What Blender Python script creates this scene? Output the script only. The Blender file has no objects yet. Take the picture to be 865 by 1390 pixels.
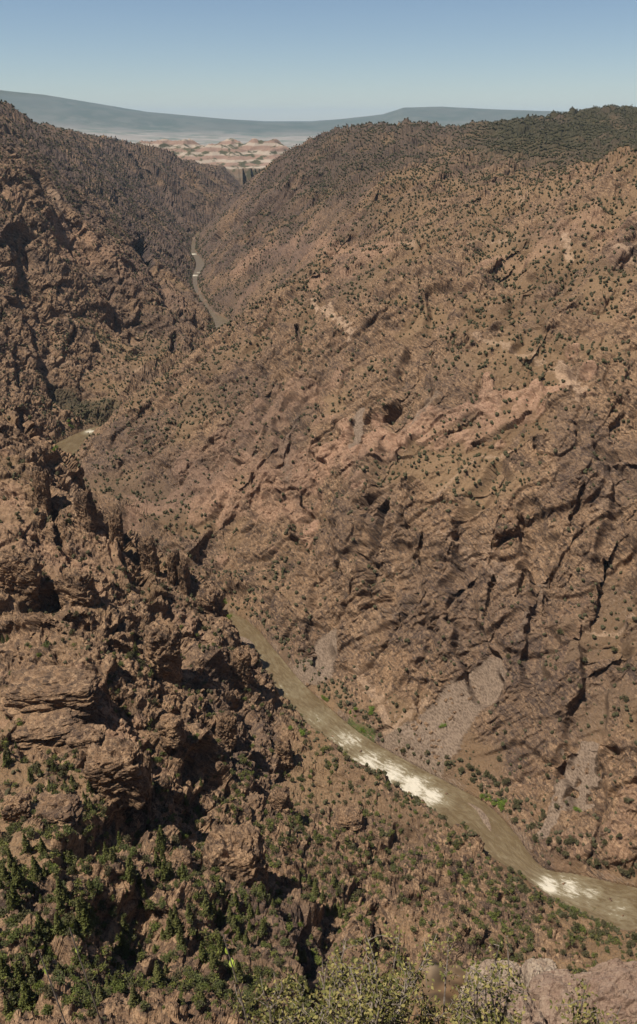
import bpy, math, random, time
import numpy as np
T0 = time.time()
random.seed(7)
RS = np.random.default_rng(11)
C = bpy.context.scene.collection
R = math.radians
QUAL = 1.0          # mesh density

# ------------------------------------------------------------------ camera
W0, H0, F0, VH = 865.0, 1390.0, 1050.0, 162.0
CAMZ = 600.0
TH = math.atan((H0 / 2 - VH) / F0)
CT, ST = math.cos(TH), math.sin(TH)
cam_d = bpy.data.cameras.new('camera')
cam = bpy.data.objects.new('camera', cam_d); C.objects.link(cam)
cam.location = (0, 0, CAMZ); cam.rotation_euler = (math.pi / 2 - TH, 0, 0)
cam_d.sensor_fit = 'VERTICAL'; cam_d.sensor_height = 36.0
cam_d.lens = F0 / H0 * 36.0
cam_d.clip_start = 0.3; cam_d.clip_end = 200000
bpy.context.scene.camera = cam

def ray(u, v):
    a = (u - W0 / 2) / F0; b = (H0 / 2 - v) / F0
    return a, CT + b * ST, -ST + b * CT
def P(u, v, y=None, z=None):
    """ground point seen at a given bearing and drop, at ground distance y (or height z)"""
    dx, dy, dz = ray(u, v)
    t = y / dy if y is not None else (z - CAMZ) / dz
    return (dx * t, dy * t, CAMZ + dz * t)

# ------------------------------------------------------------------ numpy noise
def _h(ix, iy, iz, s):
    h = (ix.astype(np.uint32) * np.uint32(374761393) + iy.astype(np.uint32) * np.uint32(668265263)
         + iz.astype(np.uint32) * np.uint32(2147483647) + np.uint32((s * 974634777 + 1) & 0xffffffff))
    h = (h ^ (h >> np.uint32(13))) * np.uint32(1274126177)
    h = (h ^ (h >> np.uint32(16))) * np.uint32(2246822519)
    return h ^ (h >> np.uint32(15))
def _r(h, k):
    h = (h + np.uint32((k * 0x9E3779B9) & 0xffffffff)) * np.uint32(2654435761)
    h ^= h >> np.uint32(15)
    return (h & np.uint32(0xffffff)).astype(np.float32) * np.float32(1 / 16777216.0)
def chunked(fn):
    def g(x, y, z, *a, **k):
        x = np.asarray(x, np.float32); sh = x.shape
        x = x.ravel(); y = np.asarray(y, np.float32).ravel(); z = np.asarray(z, np.float32).ravel()
        out = np.empty(x.size, np.float32); n = 120000
        for i in range(0, x.size, n):
            out[i:i + n] = fn(x[i:i + n], y[i:i + n], z[i:i + n], *a, **k)
        return out.reshape(sh)
    return g
@chunked
def vnoise(x, y, z, lam, s=0):
    x = x / lam; y = y / lam; z = z / lam
    ix = np.floor(x); iy = np.floor(y); iz = np.floor(z)
    fx = x - ix; fy = y - iy; fz = z - iz
    ix = ix.astype(np.int32); iy = iy.astype(np.int32); iz = iz.astype(np.int32)
    ux = fx * fx * (3 - 2 * fx); uy = fy * fy * (3 - 2 * fy); uz = fz * fz * (3 - 2 * fz)
    out = 0
    for k in (0, 1):
        wz = uz if k else 1 - uz
        for j in (0, 1):
            wy = (uy if j else 1 - uy) * wz
            for i in (0, 1):
                wx = (ux if i else 1 - ux) * wy
                h = _h(ix + i, iy + j, iz + k, s)
                g = ((_r(h, 1) - .5) * (fx - i) + (_r(h, 2) - .5) * (fy - j) + (_r(h, 3) - .5) * (fz - k))
                out = out + wx * g
    return out * 2.6        # about -1..1
def fbm(x, y, z, lam, s=0, oct=3, gain=.5):
    o = 0; a = 1; t = 0
    for k in range(oct):
        o = o + a * vnoise(x, y, z, lam / 2 ** k, s + k * 17); t += a; a *= gain
    return o / t
def ridged(x, y, z, lam, s=0, oct=2):
    o = 0; a = 1; t = 0
    for k in range(oct):
        n = 1 - np.abs(vnoise(x, y, z, lam / 2 ** k, s + k * 13)) * 1.6
        o = o + a * n; t += a; a *= .5
    return o / t
@chunked
def facet(x, y, z, lam, s=0, tilt=1.0, groove=.12, gw=.05, kk=15.0, cube=0.0):
    """broken-rock noise: nearest cell, each cell a tilted plane with its own offset"""
    x = x / lam; y = y / lam; z = z / lam
    ix = np.floor(x - .5).astype(np.int32); iy = np.floor(y - .5).astype(np.int32); iz = np.floor(z - .5).astype(np.int32)
    best = np.full(x.shape, 9e9, np.float32); sec = best.copy(); val = np.zeros(x.shape, np.float32); ws = np.full(x.shape, 1e-12, np.float32)
    for k in (0, 1):
        for j in (0, 1):
            for i in (0, 1):
                h = _h(ix + i, iy + j, iz + k, s)
                dx = x - (ix + i + .5 + (_r(h, 1) - .5) * .8)
                dy = y - (iy + j + .5 + (_r(h, 2) - .5) * .8)
                dz = z - (iz + k + .5 + (_r(h, 3) - .5) * .8)
                d = dx * dx + dy * dy + dz * dz
                if cube: d = (1 - cube) * d + cube * 1.5 * np.maximum(np.maximum(dx * dx, dy * dy), dz * dz)
                v = (_r(h, 4) - .5) + tilt * ((_r(h, 5) - .5) * dx + (_r(h, 6) - .5) * dy + (_r(h, 7) - .5) * dz)
                m = d < best
                sec = np.where(m, best, np.minimum(sec, d)); best = np.where(m, d, best)
                e = np.exp(-kk * d); val += e * v; ws += e
    return val / ws - groove * sstep(gw, 0, np.sqrt(sec) - np.sqrt(best))
def sstep(a, b, x):
    t = np.clip((x - a) / (b - a), 0, 1); return t * t * (3 - 2 * t)

# ------------------------------------------------------------------ river course (world xy, z = 0)
RPIX = [(865, 1232, 19), (800, 1214, 17), (745, 1196, 14)]
RIV = []
for u, v, w in [(1150, 1275, 18), (1000, 1262, 18), (865, 1236, 21), (790, 1214, 18), (728, 1188, 10), (672, 1138, 19), (640, 1110, 22), (600, 1084, 20), (540, 1048, 17), (480, 1012, 17), (430, 972, 18),
                (390, 935, 19), (356, 893, 19), (324, 855, 19), (288, 836, 19), (235, 815, 18), (180, 776, 18), (120, 738, 18), (62, 698, 18), (22, 655, 19)]:
    p = P(u, v, z=0); RIV.append((p[0], p[1], w))
for u, v, w in [(62, 632, 34), (98, 606, 40), (136, 585, 30), (195, 566, 22), (250, 532, 22), (285, 492, 22), (303, 455, 22), (299, 434, 22)]:
    p = P(u, v, z=0); RIV.append((p[0], p[1], w))
for u, v, w in [(288, 425, 8), (274, 405, 8), (264, 382, 10), (272, 357, 19), (262, 340, 11), (268, 318, 12)]:
    p = P(u, v, z=0); RIV.append((p[0], p[1], w))
RIV += [(-650, 5000, 30), (-480, 5250, 30), (-400, 5700, 30), (-420, 6500, 30), (-500, 8000, 30), (-400, 12000, 30)]
def catmull(pts, n):
    out = []
    pts = [np.array(p, float) for p in pts]
    for i in range(len(pts) - 1):
        p0 = pts[max(i - 1, 0)]; p1 = pts[i]; p2 = pts[i + 1]; p3 = pts[min(i + 2, len(pts) - 1)]
        for k in range(n):
            t = k / n
            out.append(.5 * ((2 * p1) + (-p0 + p2) * t + (2 * p0 - 5 * p1 + 4 * p2 - p3) * t * t + (-p0 + 3 * p1 - 3 * p2 + p3) * t ** 3))
    out.append(pts[-1]); return np.array(out)
RIV = [(a_, b_, w_ * (1.08 if b_ < 1100 else 1)) for a_, b_, w_ in RIV]
RC = catmull(RIV, 8)
def river_dist(x, y):
    """signed distance to the water's edge (negative in the channel)"""
    best = np.full(x.shape, 1e9); 
    for i in range(len(RC) - 1):
        a = RC[i]; b = RC[i + 1]; d = b[:2] - a[:2]; L = d @ d + 1e-9
        t = np.clip(((x - a[0]) * d[0] + (y - a[1]) * d[1]) / L, 0, 1)
        dd = np.hypot(x - a[0] - t * d[0], y - a[1] - t * d[1]) - (a[2] + (b[2] - a[2]) * t)
        best = np.minimum(best, dd)
    return best

# ------------------------------------------------------------------ relief: control points
K = []
def k(u, v, y): K.append(P(u, v, y=y))
for q in [  # near spur: crest and its broken face
    (-60, 520, 900), (0, 560, 890), (30, 590, 870), (75, 650, 830), (120, 690, 800), (160, 715, 780), (230, 775, 750), (285, 812, 735), (303, 850, 700), (350, 935, 665),
    (392, 1003, 605), (450, 1030, 580), (520, 1068, 545), (620, 1125, 500), (700, 1190, 440), (760, 1250, 408), (865, 1292, 378), (1000, 1310, 360),
    (0, 700, 700), (100, 750, 690), (200, 810, 670), (0, 850, 560), (130, 850, 570), (250, 900, 600), (320, 960, 590), (0, 1000, 420), (150, 1000, 450), (300, 1030, 510),
    (380, 1080, 525), (0, 1150, 300), (150, 1150, 320), (300, 1150, 400), (400, 1150, 440), (500, 1150, 470), (600, 1190, 445), (0, 1300, 210), (150, 1300, 225),
    (300, 1300, 265), (450, 1280, 335), (600, 1280, 372), (750, 1300, 368), (0, 1390, 165), (300, 1390, 200), (500, 1390, 265), (700, 1390, 305), (865, 1390, 310),
    (-150, 1000, 420), (-150, 1250, 220), (-200, 700, 720), (1050, 1390, 300),
    # long right-hand wall
    (865, 1195, 452), (1000, 1150, 480), (865, 1100, 505), (750, 1110, 515), (865, 1000, 565), (750, 1000, 592), (650, 1010, 612), (865, 850, 665), (700, 850, 700), (550, 900, 705), (450, 890, 755),
    (1050, 850, 640), (1100, 600, 850), (1100, 350, 1100), (1050, 210, 1350),
    (865, 700, 785), (700, 700, 825), (550, 700, 865), (430, 790, 855), (350, 760, 960), (300, 770, 960), (865, 550, 925), (700, 550, 985), (550, 550, 1065), (400, 600, 1110), (300, 650, 1190), (200, 600, 1330), (200, 540, 1480), (240, 497, 1580), (268, 458, 1700), (292, 437, 1850),
    (240, 680, 1180), (160, 570, 1420), (865, 400, 1150), (700, 400, 1250), (550, 400, 1350), (430, 400, 1550), (300, 520, 1400), (330, 428, 2000), (865, 280, 1400), (700, 300, 1650), (560, 320, 1750), (480, 350, 1900),
    (865, 215, 1600), (810, 226, 1750), (740, 248, 2000), (700, 236, 2350), (600, 228, 2600), (540, 247, 2400), (480, 252, 2500), (400, 320, 2500), (350, 350, 2900), (320, 330, 3300), (320, 290, 3900), (380, 250, 3700),
    (430, 206, 4200), (500, 193, 3900), (560, 187, 3800), (640, 191, 3500), (700, 190, 3600), (780, 153, 4600), (865, 156, 4500), (950, 154, 4500), (400, 207, 5000), (380, 222, 4900), (720, 174, 4700), (820, 200, 3000),
    # long left-hand wall
    (0, 165, 2400), (60, 174, 2600), (120, 186, 3100), (200, 204, 4600), (250, 224, 5600), (290, 236, 6100), (330, 240, 6300), (345, 222, 6700), (270, 300, 4950), (300, 260, 5700),
    (0, 300, 2000), (0, 420, 1750), (0, 500, 1550), (60, 560, 1520), (150, 530, 1720), (100, 545, 1650), (100, 400, 2000), (200, 450, 2150), (192, 312, 2400), (100, 310, 2250), (240, 370, 2500), (270, 410, 2620),
    (215, 325, 3300), (240, 330, 3700), (150, 250, 3300), (230, 250, 5150), (180, 250, 4100), (50, 220, 2700), (255, 280, 5020), (-100, 300, 1900), (-100, 165, 2300), (-120, 450, 1600)]: k(*q)
K += [(-150, 1150, 75), (-290, 1230, 45), (-420, 1330, 25), (-560, 1300, 20), (-700, 1250, 60), (-900, 1100, 200), (-700, 1000, 130), (-1050, 2550, 575), (-1000, 3000, 588), (-1150, 3600, 560), (-1250, 4400, 515), (-440, 2100, 40), (-700, 2750, 130),
      (-560, 2900, 60), (-2200, 3000, 590), (-2500, 1500, 590), (-1500, 800, 480), (-3500, 4500, 560), (-2500, 6000, 430), (1000, 1500, 570), (1300, 800, 560), (1200, 2000, 520), (2500, 3000, 560), (3500, 5000, 640), (1500, 6500, 480), (3000, 8000, 400), (900, 400, 470),
      (0, 7500, 250), (-1500, 8000, 200)]
# the rim the photograph was taken from falls away steeply
for az in (-60, -38, -20, 0, 15, 35, 60):
    a = R(az)
    lo = 1.0 if az < 5 else .8
    for r, z in ((12, 572), (35, 510), (80, 425)):
        K.append((math.sin(a) * r, math.cos(a) * r, z - (25 if az > 0 else 0) * (r > 20)))
for az in (90, 135, 180, -135, -90):
    a = R(az)
    for r, z in ((12, 597), (60, 596), (400, 600), (2500, 610), (9000, 600)):
        K.append((math.sin(a) * r, math.cos(a) * r, z))
K = np.array(K)
def lp(x, y): return np.arctan2(x, y), np.log(np.hypot(x, y) + 1e-6) * .9
ka, kl = lp(K[:, 0], K[:, 1])
def tps(d2): return d2 * np.log(d2 + 1e-9) * .5
n = len(K)
A = np.zeros((n + 3, n + 3)); D2 = (ka[:, None] - ka) ** 2 + (kl[:, None] - kl) ** 2
A[:n, :n] = tps(D2) + np.eye(n) * 2e-4
A[:n, n] = 1; A[:n, n + 1] = ka; A[:n, n + 2] = kl; A[n, :n] = 1; A[n + 1, :n] = ka; A[n + 2, :n] = kl
SOL = np.linalg.solve(A, np.concatenate([K[:, 2], [0, 0, 0]]))
# coarse table of the relief over bearing and log distance
NA, NL = 520, 620
TA = np.linspace(-math.pi, math.pi, NA) ; TA = np.sign(TA) * (np.abs(TA) / math.pi) ** 1.8 * math.pi
TL = np.linspace(math.log(3.0), math.log(14000.0), NL)
ga, gl = np.meshgrid(TA, TL, indexing='ij')
tab = np.full(ga.shape, SOL[n])
tab += SOL[n + 1] * ga + SOL[n + 2] * gl * .9
for i in range(n): tab += SOL[i] * tps((ga - ka[i]) ** 2 + (gl * .9 - kl[i]) ** 2)
gx, gy = np.sin(ga) * np.exp(gl), np.cos(ga) * np.exp(gl)
rdist = river_dist(gx.ravel(), gy.ravel()).reshape(gx.shape)
def river_x(y):                        # the channel's x at a given distance, for telling the two banks apart
    o = np.argsort(RC[:, 1]); return np.interp(y, RC[o, 1], RC[o, 0])
def table(t, az, lr):
    fa = np.interp(az, TA, np.arange(NA)); fl = np.clip((lr - TL[0]) / (TL[1] - TL[0]), 0, NL - 1.001)
    i = np.clip(fa.astype(int), 0, NA - 2); j = fl.astype(int); a = fa - i; b = fl - j
    return (t[i, j] * (1 - a) * (1 - b) + t[i + 1, j] * a * (1 - b) + t[i, j + 1] * (1 - a) * b + t[i + 1, j + 1] * a * b)
def u_az(u): return math.atan((u - W0 / 2) / F0 / (CT + (H0 / 2 - 160) / F0 * ST))
MU = [(-400, 118), (0, 125), (60, 130), (130, 141), (200, 152), (300, 161), (360, 166), (420, 166), (470, 161), (520, 155), (548, 146), (600, 145), (680, 149), (740, 151), (800, 152), (1300, 158)]
def far_z(az, r, x, y):
    """valley floor beyond the gorge, banded badlands and the mesas on the horizon"""
    z = -190 + 25 * fbm(x, y, 0 * x, 5000, 5, 3)
    uu = W0 / 2 + np.tan(np.clip(az, -1.2, 1.2)) * F0 * 1.129
    ridge = np.interp(uu, [m[0] for m in MU], [m[1] for m in MU])
    top = CAMZ + (VH - ridge) / F0 / 1.25 * 45000
    top += 25 * fbm(x, y, 0 * x, 2500, 8, 3)
    f = sstep(26000, 46000, r + 3000 * fbm(x, y, 0 * x, 9000, 9, 2) )
    f = .45 * f + .55 * sstep(38500, 45000, r + 2500 * fbm(x, y, 0 * x, 4000, 3, 3))
    z = z + (top - z) * f
    # badlands ridge across the end of the gorge
    b = np.exp(-((r - 8300) / 900) ** 2) * sstep(-.26, -.20, az) * (1 - sstep(-.045, 0.01, az))
    er = ridged(x, y, 0 * x, 420, 4, 3)
    z = z + b * (665 + 70 * vnoise(x, y, 0 * x, 1600, 2)) * (.72 + .30 * er)
    return z
def base_z(az, r):
    lr = np.log(np.maximum(r, 3.0))
    z = table(tab, az, lr)
    x = np.sin(az) * r; y = np.cos(az) * r
    f = sstep(6300, 9000, r)
    frontal = sstep(1.75, 1.25, np.abs(az))
    cap = 597.5 - frontal * np.minimum(1.95 * np.maximum(r - 1.2, 0), 200)
    z = np.where(r < 400, np.minimum(z, cap), z)
    led = sstep(.10, .22, az) * (1 - sstep(.95, 1.2, az)) * sstep(4.2, 4.9, r) * (1 - sstep(7.4, 8.2, r))
    z = np.where(led > 0, z + led * np.maximum(590.0 - .45 * (r - 5) - z, 0), z)
    m = r > 6000
    if m.any():
        zf = np.zeros_like(z); zf[m] = far_z(az[m], r[m], x[m], y[m])
        z = z * (1 - f) + zf * f
    return z

# ------------------------------------------------------------------ sample grid: bearings x adaptive distances
nA = int(1450 * QUAL); nR = int(1680 * QUAL)
q = np.linspace(-1, 1, nA)
core = R(37)
AZ = np.where(np.abs(q) < .93, q / .93 * core, np.sign(q) * (core + (np.abs(q) - .93) / .07 * (math.pi - core)))
# denser in the middle where the whole depth of the gorge is seen
AZ = np.where(np.abs(AZ) < core, AZ * (.72 + .28 * (AZ / core) ** 2), AZ)
fr = np.exp(np.linspace(math.log(.3), math.log(75000.0), 2600))
c_az = np.linspace(-core, core, 120)
ca, cr = np.meshgrid(c_az, fr, indexing='ij')
cz = base_z(ca.ravel(), cr.ravel()).reshape(ca.shape)
be = np.arctan2(CAMZ - cz, cr)
w = np.abs(np.diff(be, axis=1)) + .028 * np.diff(np.log(cr), axis=1) * (cr[:, 1:] > 120) + .012 * np.diff(np.log(cr), axis=1)
w = np.where(cr[:, 1:] < 110, np.minimum(w, .045 * np.diff(np.log(cr), axis=1)), w)
kr = np.exp(-np.linspace(-2, 2, 21) ** 2); kr /= kr.sum()
w = np.apply_along_axis(lambda v: np.convolve(v, kr, 'same'), 0, np.pad(w, ((10, 10), (0, 0)), 'edge'))[10:-10]
w = np.apply_along_axis(lambda v: np.convolve(v, kr, 'same'), 1, w)
cum = np.concatenate([np.zeros((120, 1)), np.cumsum(w, axis=1)], axis=1); cum /= cum[:, -1:]
rows = np.array([np.interp(np.linspace(0, 1, nR), cum[i], np.log(fr)) for i in range(120)])
fi = np.interp(AZ, c_az, np.arange(120)); i0 = np.clip(fi.astype(int), 0, 118); ft = (fi - i0)[:, None]
LR = rows[i0] * (1 - ft) + rows[i0 + 1] * ft
RR = np.exp(LR); AA = np.repeat(AZ[:, None], nR, axis=1)
X = (np.sin(AA) * RR).ravel(); Y = (np.cos(AA) * RR).ravel(); r_ = RR.ravel(); az_ = AA.ravel()
Z = base_z(az_, r_)
D = table(rdist, az_, np.log(r_))
gorge = 1 - sstep(5600, 8000, r_)
river_side = X - river_x(Y)
print('grid', time.time() - T0)

# ------------------------------------------------------------------ relief: gullies, ribs and broken rock
vis = sstep(120, 260, r_)
away = sstep(0, 140, D) * gorge
wx = 60 * vnoise(X, Y, Z, 260, 31); wy = 60 * vnoise(X, Y, Z, 260, 32)
far = sstep(1500, 3500, r_)
left = sstep(60, -60, X + .12 * 0 * Y) 
# side gullies, larger in the distance
g1 = ridged(X + wx, Y + wy, Z * .3, 420, 1, 2) - .70
Z += g1 * away * (20 + 48 * far) * vis
g2 = ridged(X + .5 * wx, Y + .5 * wy, Z * .6, 130, 2, 2) - .66
Z += g2 * away * (24 + 8 * far) * vis
# ribs and chutes that run down to the river
cr_ = np.where(river_side > 0, X * .8 - Y * .6, Y + .2 * X); dn = np.where(river_side > 0, X * .6 + Y * .8, X)
for lam_, am in ((95, 19), (38, 7)):
    Z += (1 - 2.1 * np.abs(vnoise(cr_ + wx * .3 + 12 * vnoise(X, Y, Z, 50, 35), dn * .22, Z * .2, lam_, 33)) - .35) * am * away * vis * (1 + .6 * far)
# limits beside the water
spur = (Y < 1000) & (river_side < 0)
zl = (D > 0) * (1.0 + np.maximum(D, 0) * np.where(spur, 1.4 + 1.5 * sstep(560, 700, Y), np.interp(r_, [0, 1200, 2500], [1.5, 1.25, .95])))
Z = np.where(gorge > .5, np.minimum(np.maximum(Z, np.where(D > 0, .6 + .10 * np.minimum(D, 150), -3)), np.where(D > 0, zl, -3)), Z)
Z0 = Z.copy()
# normals of the smooth relief
def normals(X, Y, Z):
    P3 = np.stack([X, Y, Z], -1).reshape(nA, nR, 3)
    da = np.gradient(P3, axis=0); dr = np.gradient(P3, axis=1)
    N = np.cross(dr, da); N /= np.linalg.norm(N, axis=-1, keepdims=True) + 1e-12
    N *= np.sign(N[..., 2:3] + 1e-9)
    return N.reshape(-1, 3)
N = normals(X, Y, Z)
# projection helpers used to find where a feature of the place lies on the ground
def project(x, y, z):
    dz = z - CAMZ; d = y * CT - dz * ST; up = y * ST + dz * CT
    d = np.where(d > 1, d, 1)
    return W0 / 2 + F0 * x / d, H0 / 2 - F0 * up / d, d
PU, PV, PD = project(X, Y, Z)
def hit(u, v, tol=4):
    mm = (np.abs(PU - u) < tol) & (np.abs(PV - v) < tol) & (r_ > 130)
    idx = np.nonzero(mm)[0]
    if len(idx) == 0: return hit(u, v, tol * 2)
    return idx[np.argmin(PD[idx])]

# ------------------------------------------------------------------ rock kinds on the surface (own colour plus painted cleft shade, fixed to the ground)
def seg_mask(pix, w_px, noise=.35, s=0):
    """distance to a ground polyline given by landmarks"""
    pts = [hit(u, v) for u, v in pix]
    out = np.zeros(X.size, np.float32)
    for a, b in zip(pts[:-1], pts[1:]):
        ax, ay, bx, by = X[a], Y[a], X[b], Y[b]
        wd = w_px * .5 * (PD[a] + PD[b]) / F0 
        mm = (X > min(ax, bx) - 3 * wd) & (X < max(ax, bx) + 3 * wd) & (Y > min(ay, by) - 3 * wd) & (Y < max(ay, by) + 3 * wd)
        x, y = X[mm], Y[mm]
        t = np.clip(((x - ax) * (bx - ax) + (y - ay) * (by - ay)) / ((bx - ax) ** 2 + (by - ay) ** 2 + 1e-6), 0, 1)
        d = np.hypot(x - ax - t * (bx - ax), y - ay - t * (by - ay)) / wd
        d = d * (1 + noise * 2.0 * vnoise(x, y, Z[mm], wd * 1.5, 90 + s))
        out[mm] = np.maximum(out[mm], sstep(1.15, .65, d))
    return out
talus = np.zeros(X.size, np.float32)
def put(arr, pix, w_px, k=1.0, **kw):
    np.maximum(arr, seg_mask(pix, w_px, **kw) * k, out=arr)
# scree fans and chutes
put(talus, [(655, 915), (620, 960), (590, 1010), (570, 1050)], 26, 1, noise=.25)
put(talus, [(630, 945), (585, 985), (545, 1020), (525, 1025)], 24, 1), put(talus, [(600, 1000), (560, 1040)], 30, 1, noise=.25)
put(talus, [(440, 875), (420, 900), (400, 925)], 20, 1)
put(talus, [(455, 890), (500, 850), (540, 800)], 8, .4, noise=.9)
put(talus, [(795, 1000), (785, 1050), (775, 1090)], 8, 1, noise=.8)
put(talus, [(735, 1130), (760, 1060), (785, 1000)], 8, .9)
put(talus, [(385, 640), (375, 600), (395, 555)], 6, .5)
put(talus, [(480, 600), (487, 555)], 8, .8); put(talus, [(555, 575), (590, 530)], 6, .6)
put(talus, [(735, 780), (700, 860)], 7, .5)
m = (r_ > 110) & (r_ < 9000)
xm, ym, zm = X[m], Y[m], Z[m]
rockn = fbm(xm, ym, zm, 170, 41, 3)                      # where bare rock stands out
slope = 1 - N[m][:, 2]
near_l = (D[m] > 0) & (xm < 40 + 0 * ym) & (ym < 1000) & (r_[m] < 1000)
# banks of the right hand wall foliate up to the right: rotate the frame
s_ = xm * .80 + zm * .60; t_ = -xm * .60 + zm * .80
rock = sstep(-.30, .22, rockn + (slope - .25) * 1.6 + .22)
edge = sstep(0, 16, D[m]) * gorge[m]
ds = 2.4 * vnoise(xm, ym, zm, 16, 50); dt = 2.4 * vnoise(xm, ym, zm, 16, 51)
nl = ((ym < 905) & (river_side[m] < 0)).astype(np.float32)     # the near spur stands in tall broken ribs
# everywhere else the rock is foliated, rising to the right
fu = np.where(nl > 0, xm + ds, s_ * .42 + ds); fv_ = np.where(nl > 0, ym + dt, ym * .8 + dt)
big = facet(fu, fv_, np.where(nl > 0, zm * .5, t_ + ds), 40, 61, 1.3, kk=30, cube=.6)
mid = facet(fu, fv_, np.where(nl > 0, zm * .75 + ds, t_ * 1.2 + dt), 15, 62, 1.4, kk=45, cube=.7)
sm = facet(np.where(nl > 0, xm, s_ * .5) + ds * .5, ym + dt * .5, np.where(nl > 0, zm * 1.3, t_ * 1.3) + ds * .3, 6.5, 63, 1.6, kk=60, cube=.7)
ti = facet(np.where(nl > 0, xm, s_ * .5) + ds * .3, ym + dt * .3, np.where(nl > 0, zm * 1.3, t_ * 1.3), 2.9, 64, 1.6, kk=70, cube=.7)
farm = sstep(1200, 3200, r_[m])
amp = edge * (.34 + .66 * rock)
huge = facet(xm + 2 * ds, ym + 2 * dt, zm * .6, 88, 66, 1.6, kk=26, cube=.6)
calm = .35 + .9 * sstep(-.25, .35, vnoise(xm, ym, zm, 75, 67))
disp = amp * (huge * np.where(nl > 0, 13, 8) + big * np.where(nl > 0, 9, 8) + mid * calm * np.where(nl > 0, 6.0, 4.6) + sm * np.where(nl > 0, 3.4, 2.7) + ti * np.where(nl > 0, 1.8, 1.4))
cl = np.abs(vnoise(xm + ds * 2, ym + dt * 2, zm * .35, 60, 71))
cleft = -sstep(.07, .0, cl) * 7 * amp                     # dark joints
disp += cleft
disp *= 1 - .88 * sstep(.3, .9, talus[m])
disp += edge * fbm(xm, ym, zm, 22, 77, 4) * 1.6
full = np.zeros(X.size); full[m] = disp; full = full.reshape(nA, nR)
fb = full.copy(); fb[1:-1, 1:-1] = .6 * full[1:-1, 1:-1] + .4 * (4 * full[1:-1, 1:-1] + 2 * (full[:-2, 1:-1] + full[2:, 1:-1] + full[1:-1, :-2] + full[1:-1, 2:]) + full[:-2, :-2] + full[2:, 2:] + full[:-2, 2:] + full[2:, :-2]) / 16
disp = fb.ravel()[m]
Nm = N[m]
X[m] += Nm[:, 0] * disp; Y[m] += Nm[:, 1] * disp; Z[m] += Nm[:, 2] * disp
# ledges
rk = np.zeros(X.size, np.float32); rk[m] = rock * edge
print('relief', time.time() - T0)
N2 = normals(X, Y, Z)
Z = np.where((D < 0) & (gorge > .5), -3, Z)
PU, PV, PD = project(X, Y, Z)

def mesh_from(name, V, Fq, mat=None, attrs=None, smooth=False):
    me = bpy.data.meshes.new(name)
    V = np.ascontiguousarray(V, np.float32); Fq = np.ascontiguousarray(Fq, np.int32); nf, c = Fq.shape
    me.vertices.add(len(V)); me.vertices.foreach_set('co', V.ravel())
    me.loops.add(nf * c); me.loops.foreach_set('vertex_index', Fq.ravel())
    me.polygons.add(nf); me.polygons.foreach_set('loop_start', np.arange(0, nf * c, c, dtype=np.int32))
    me.polygons.foreach_set('use_smooth', np.full(nf, smooth))
    for kx, vals in (attrs or {}).items():
        a = me.attributes.new(kx, 'FLOAT', 'POINT'); a.data.foreach_set('value', np.ascontiguousarray(vals, np.float32))
    me.update(calc_edges=True)
    if mat: me.materials.append(mat)
    return me
def link(name, me, **kw):
    o = bpy.data.objects.new(name, me); C.objects.link(o)
    for a, b in kw.items(): o[a] = b
    return o

pink = np.zeros(X.size, np.float32)
# pale dikes and pinkish granite
for pix, w_, k_ in [([(425, 402), (450, 425), (478, 442)], 4.5, 1), ([(762, 318), (772, 350)], 4, .9), ([(755, 488), (770, 505), (788, 528)], 7, .9), ([(838, 330), (864, 352)], 6, .7),
                    ([(100, 300), (85, 262), (70, 245)], 3, .6), ([(640, 325), (690, 322)], 3.5, .6), ([(640, 450), (665, 462), (730, 478)], 4, .6), ([(590, 670), (640, 620), (700, 600)], 3, .5),
                    ([(700, 255), (712, 262)], 3, .5), ([(650, 735), (690, 770)], 4, .5), ([(590, 720), (640, 750), (700, 790)], 3, .5), ([(840, 640), (800, 700)], 3, .4), ([(795, 840), (858, 832)], 3, .7),
                    ([(480, 905), (510, 945), (530, 980)], 5, .6), ([(530, 985), (552, 965), (580, 945)], 4, .6), ([(120, 500), (75, 480), (40, 475)], 3, .5), ([(180, 500), (205, 505)], 3, .6),
                    ([(150, 470), (120, 440), (95, 425)], 3, .5), ([(545, 325), (560, 330)], 4, .6), ([(150, 730), (110, 690), (95, 640)], 4, .5)]:
    put(pink, pix, w_, k_, noise=.6)
slab = np.zeros(X.size, np.float32)
for pix, w_, k_ in [([(440, 612), (520, 600), (590, 570), (650, 545), (740, 520)], 22, .9), ([(600, 590), (700, 560)], 16, .8), ([(180, 700), (260, 655), (330, 640), (420, 620)], 26, .7),
                    ([(250, 680), (330, 660), (400, 690)], 20, .6), ([(300, 620), (360, 560), (420, 530)], 22, .5), ([(100, 330), (180, 360), (250, 400)], 25, .35), ([(330, 350), (400, 330), (500, 345)], 22, .6),
                    ([(700, 350), (800, 300), (860, 290)], 24, .4), ([(760, 1150), (860, 1120)], 20, .3), ([(0, 690), (60, 760), (150, 760)], 45, .35), ([(60, 950), (130, 940), (200, 1010)], 26, .4), ([(300, 1150), (340, 1170)], 28, .4)]:
    put(slab, pix, w_, k_, noise=.8)
dark = np.zeros(X.size, np.float32)  # broad strokes: darker rock; thin strokes: shade of the clefts painted in
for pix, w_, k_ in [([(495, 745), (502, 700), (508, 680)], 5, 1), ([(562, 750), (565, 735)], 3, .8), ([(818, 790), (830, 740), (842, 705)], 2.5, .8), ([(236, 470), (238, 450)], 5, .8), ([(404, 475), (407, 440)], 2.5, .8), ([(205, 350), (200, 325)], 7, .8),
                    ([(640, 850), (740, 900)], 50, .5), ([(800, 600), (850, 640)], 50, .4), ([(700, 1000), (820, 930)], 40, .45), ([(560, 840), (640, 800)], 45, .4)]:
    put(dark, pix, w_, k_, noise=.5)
gul = np.zeros(X.size, np.float32)
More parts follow.
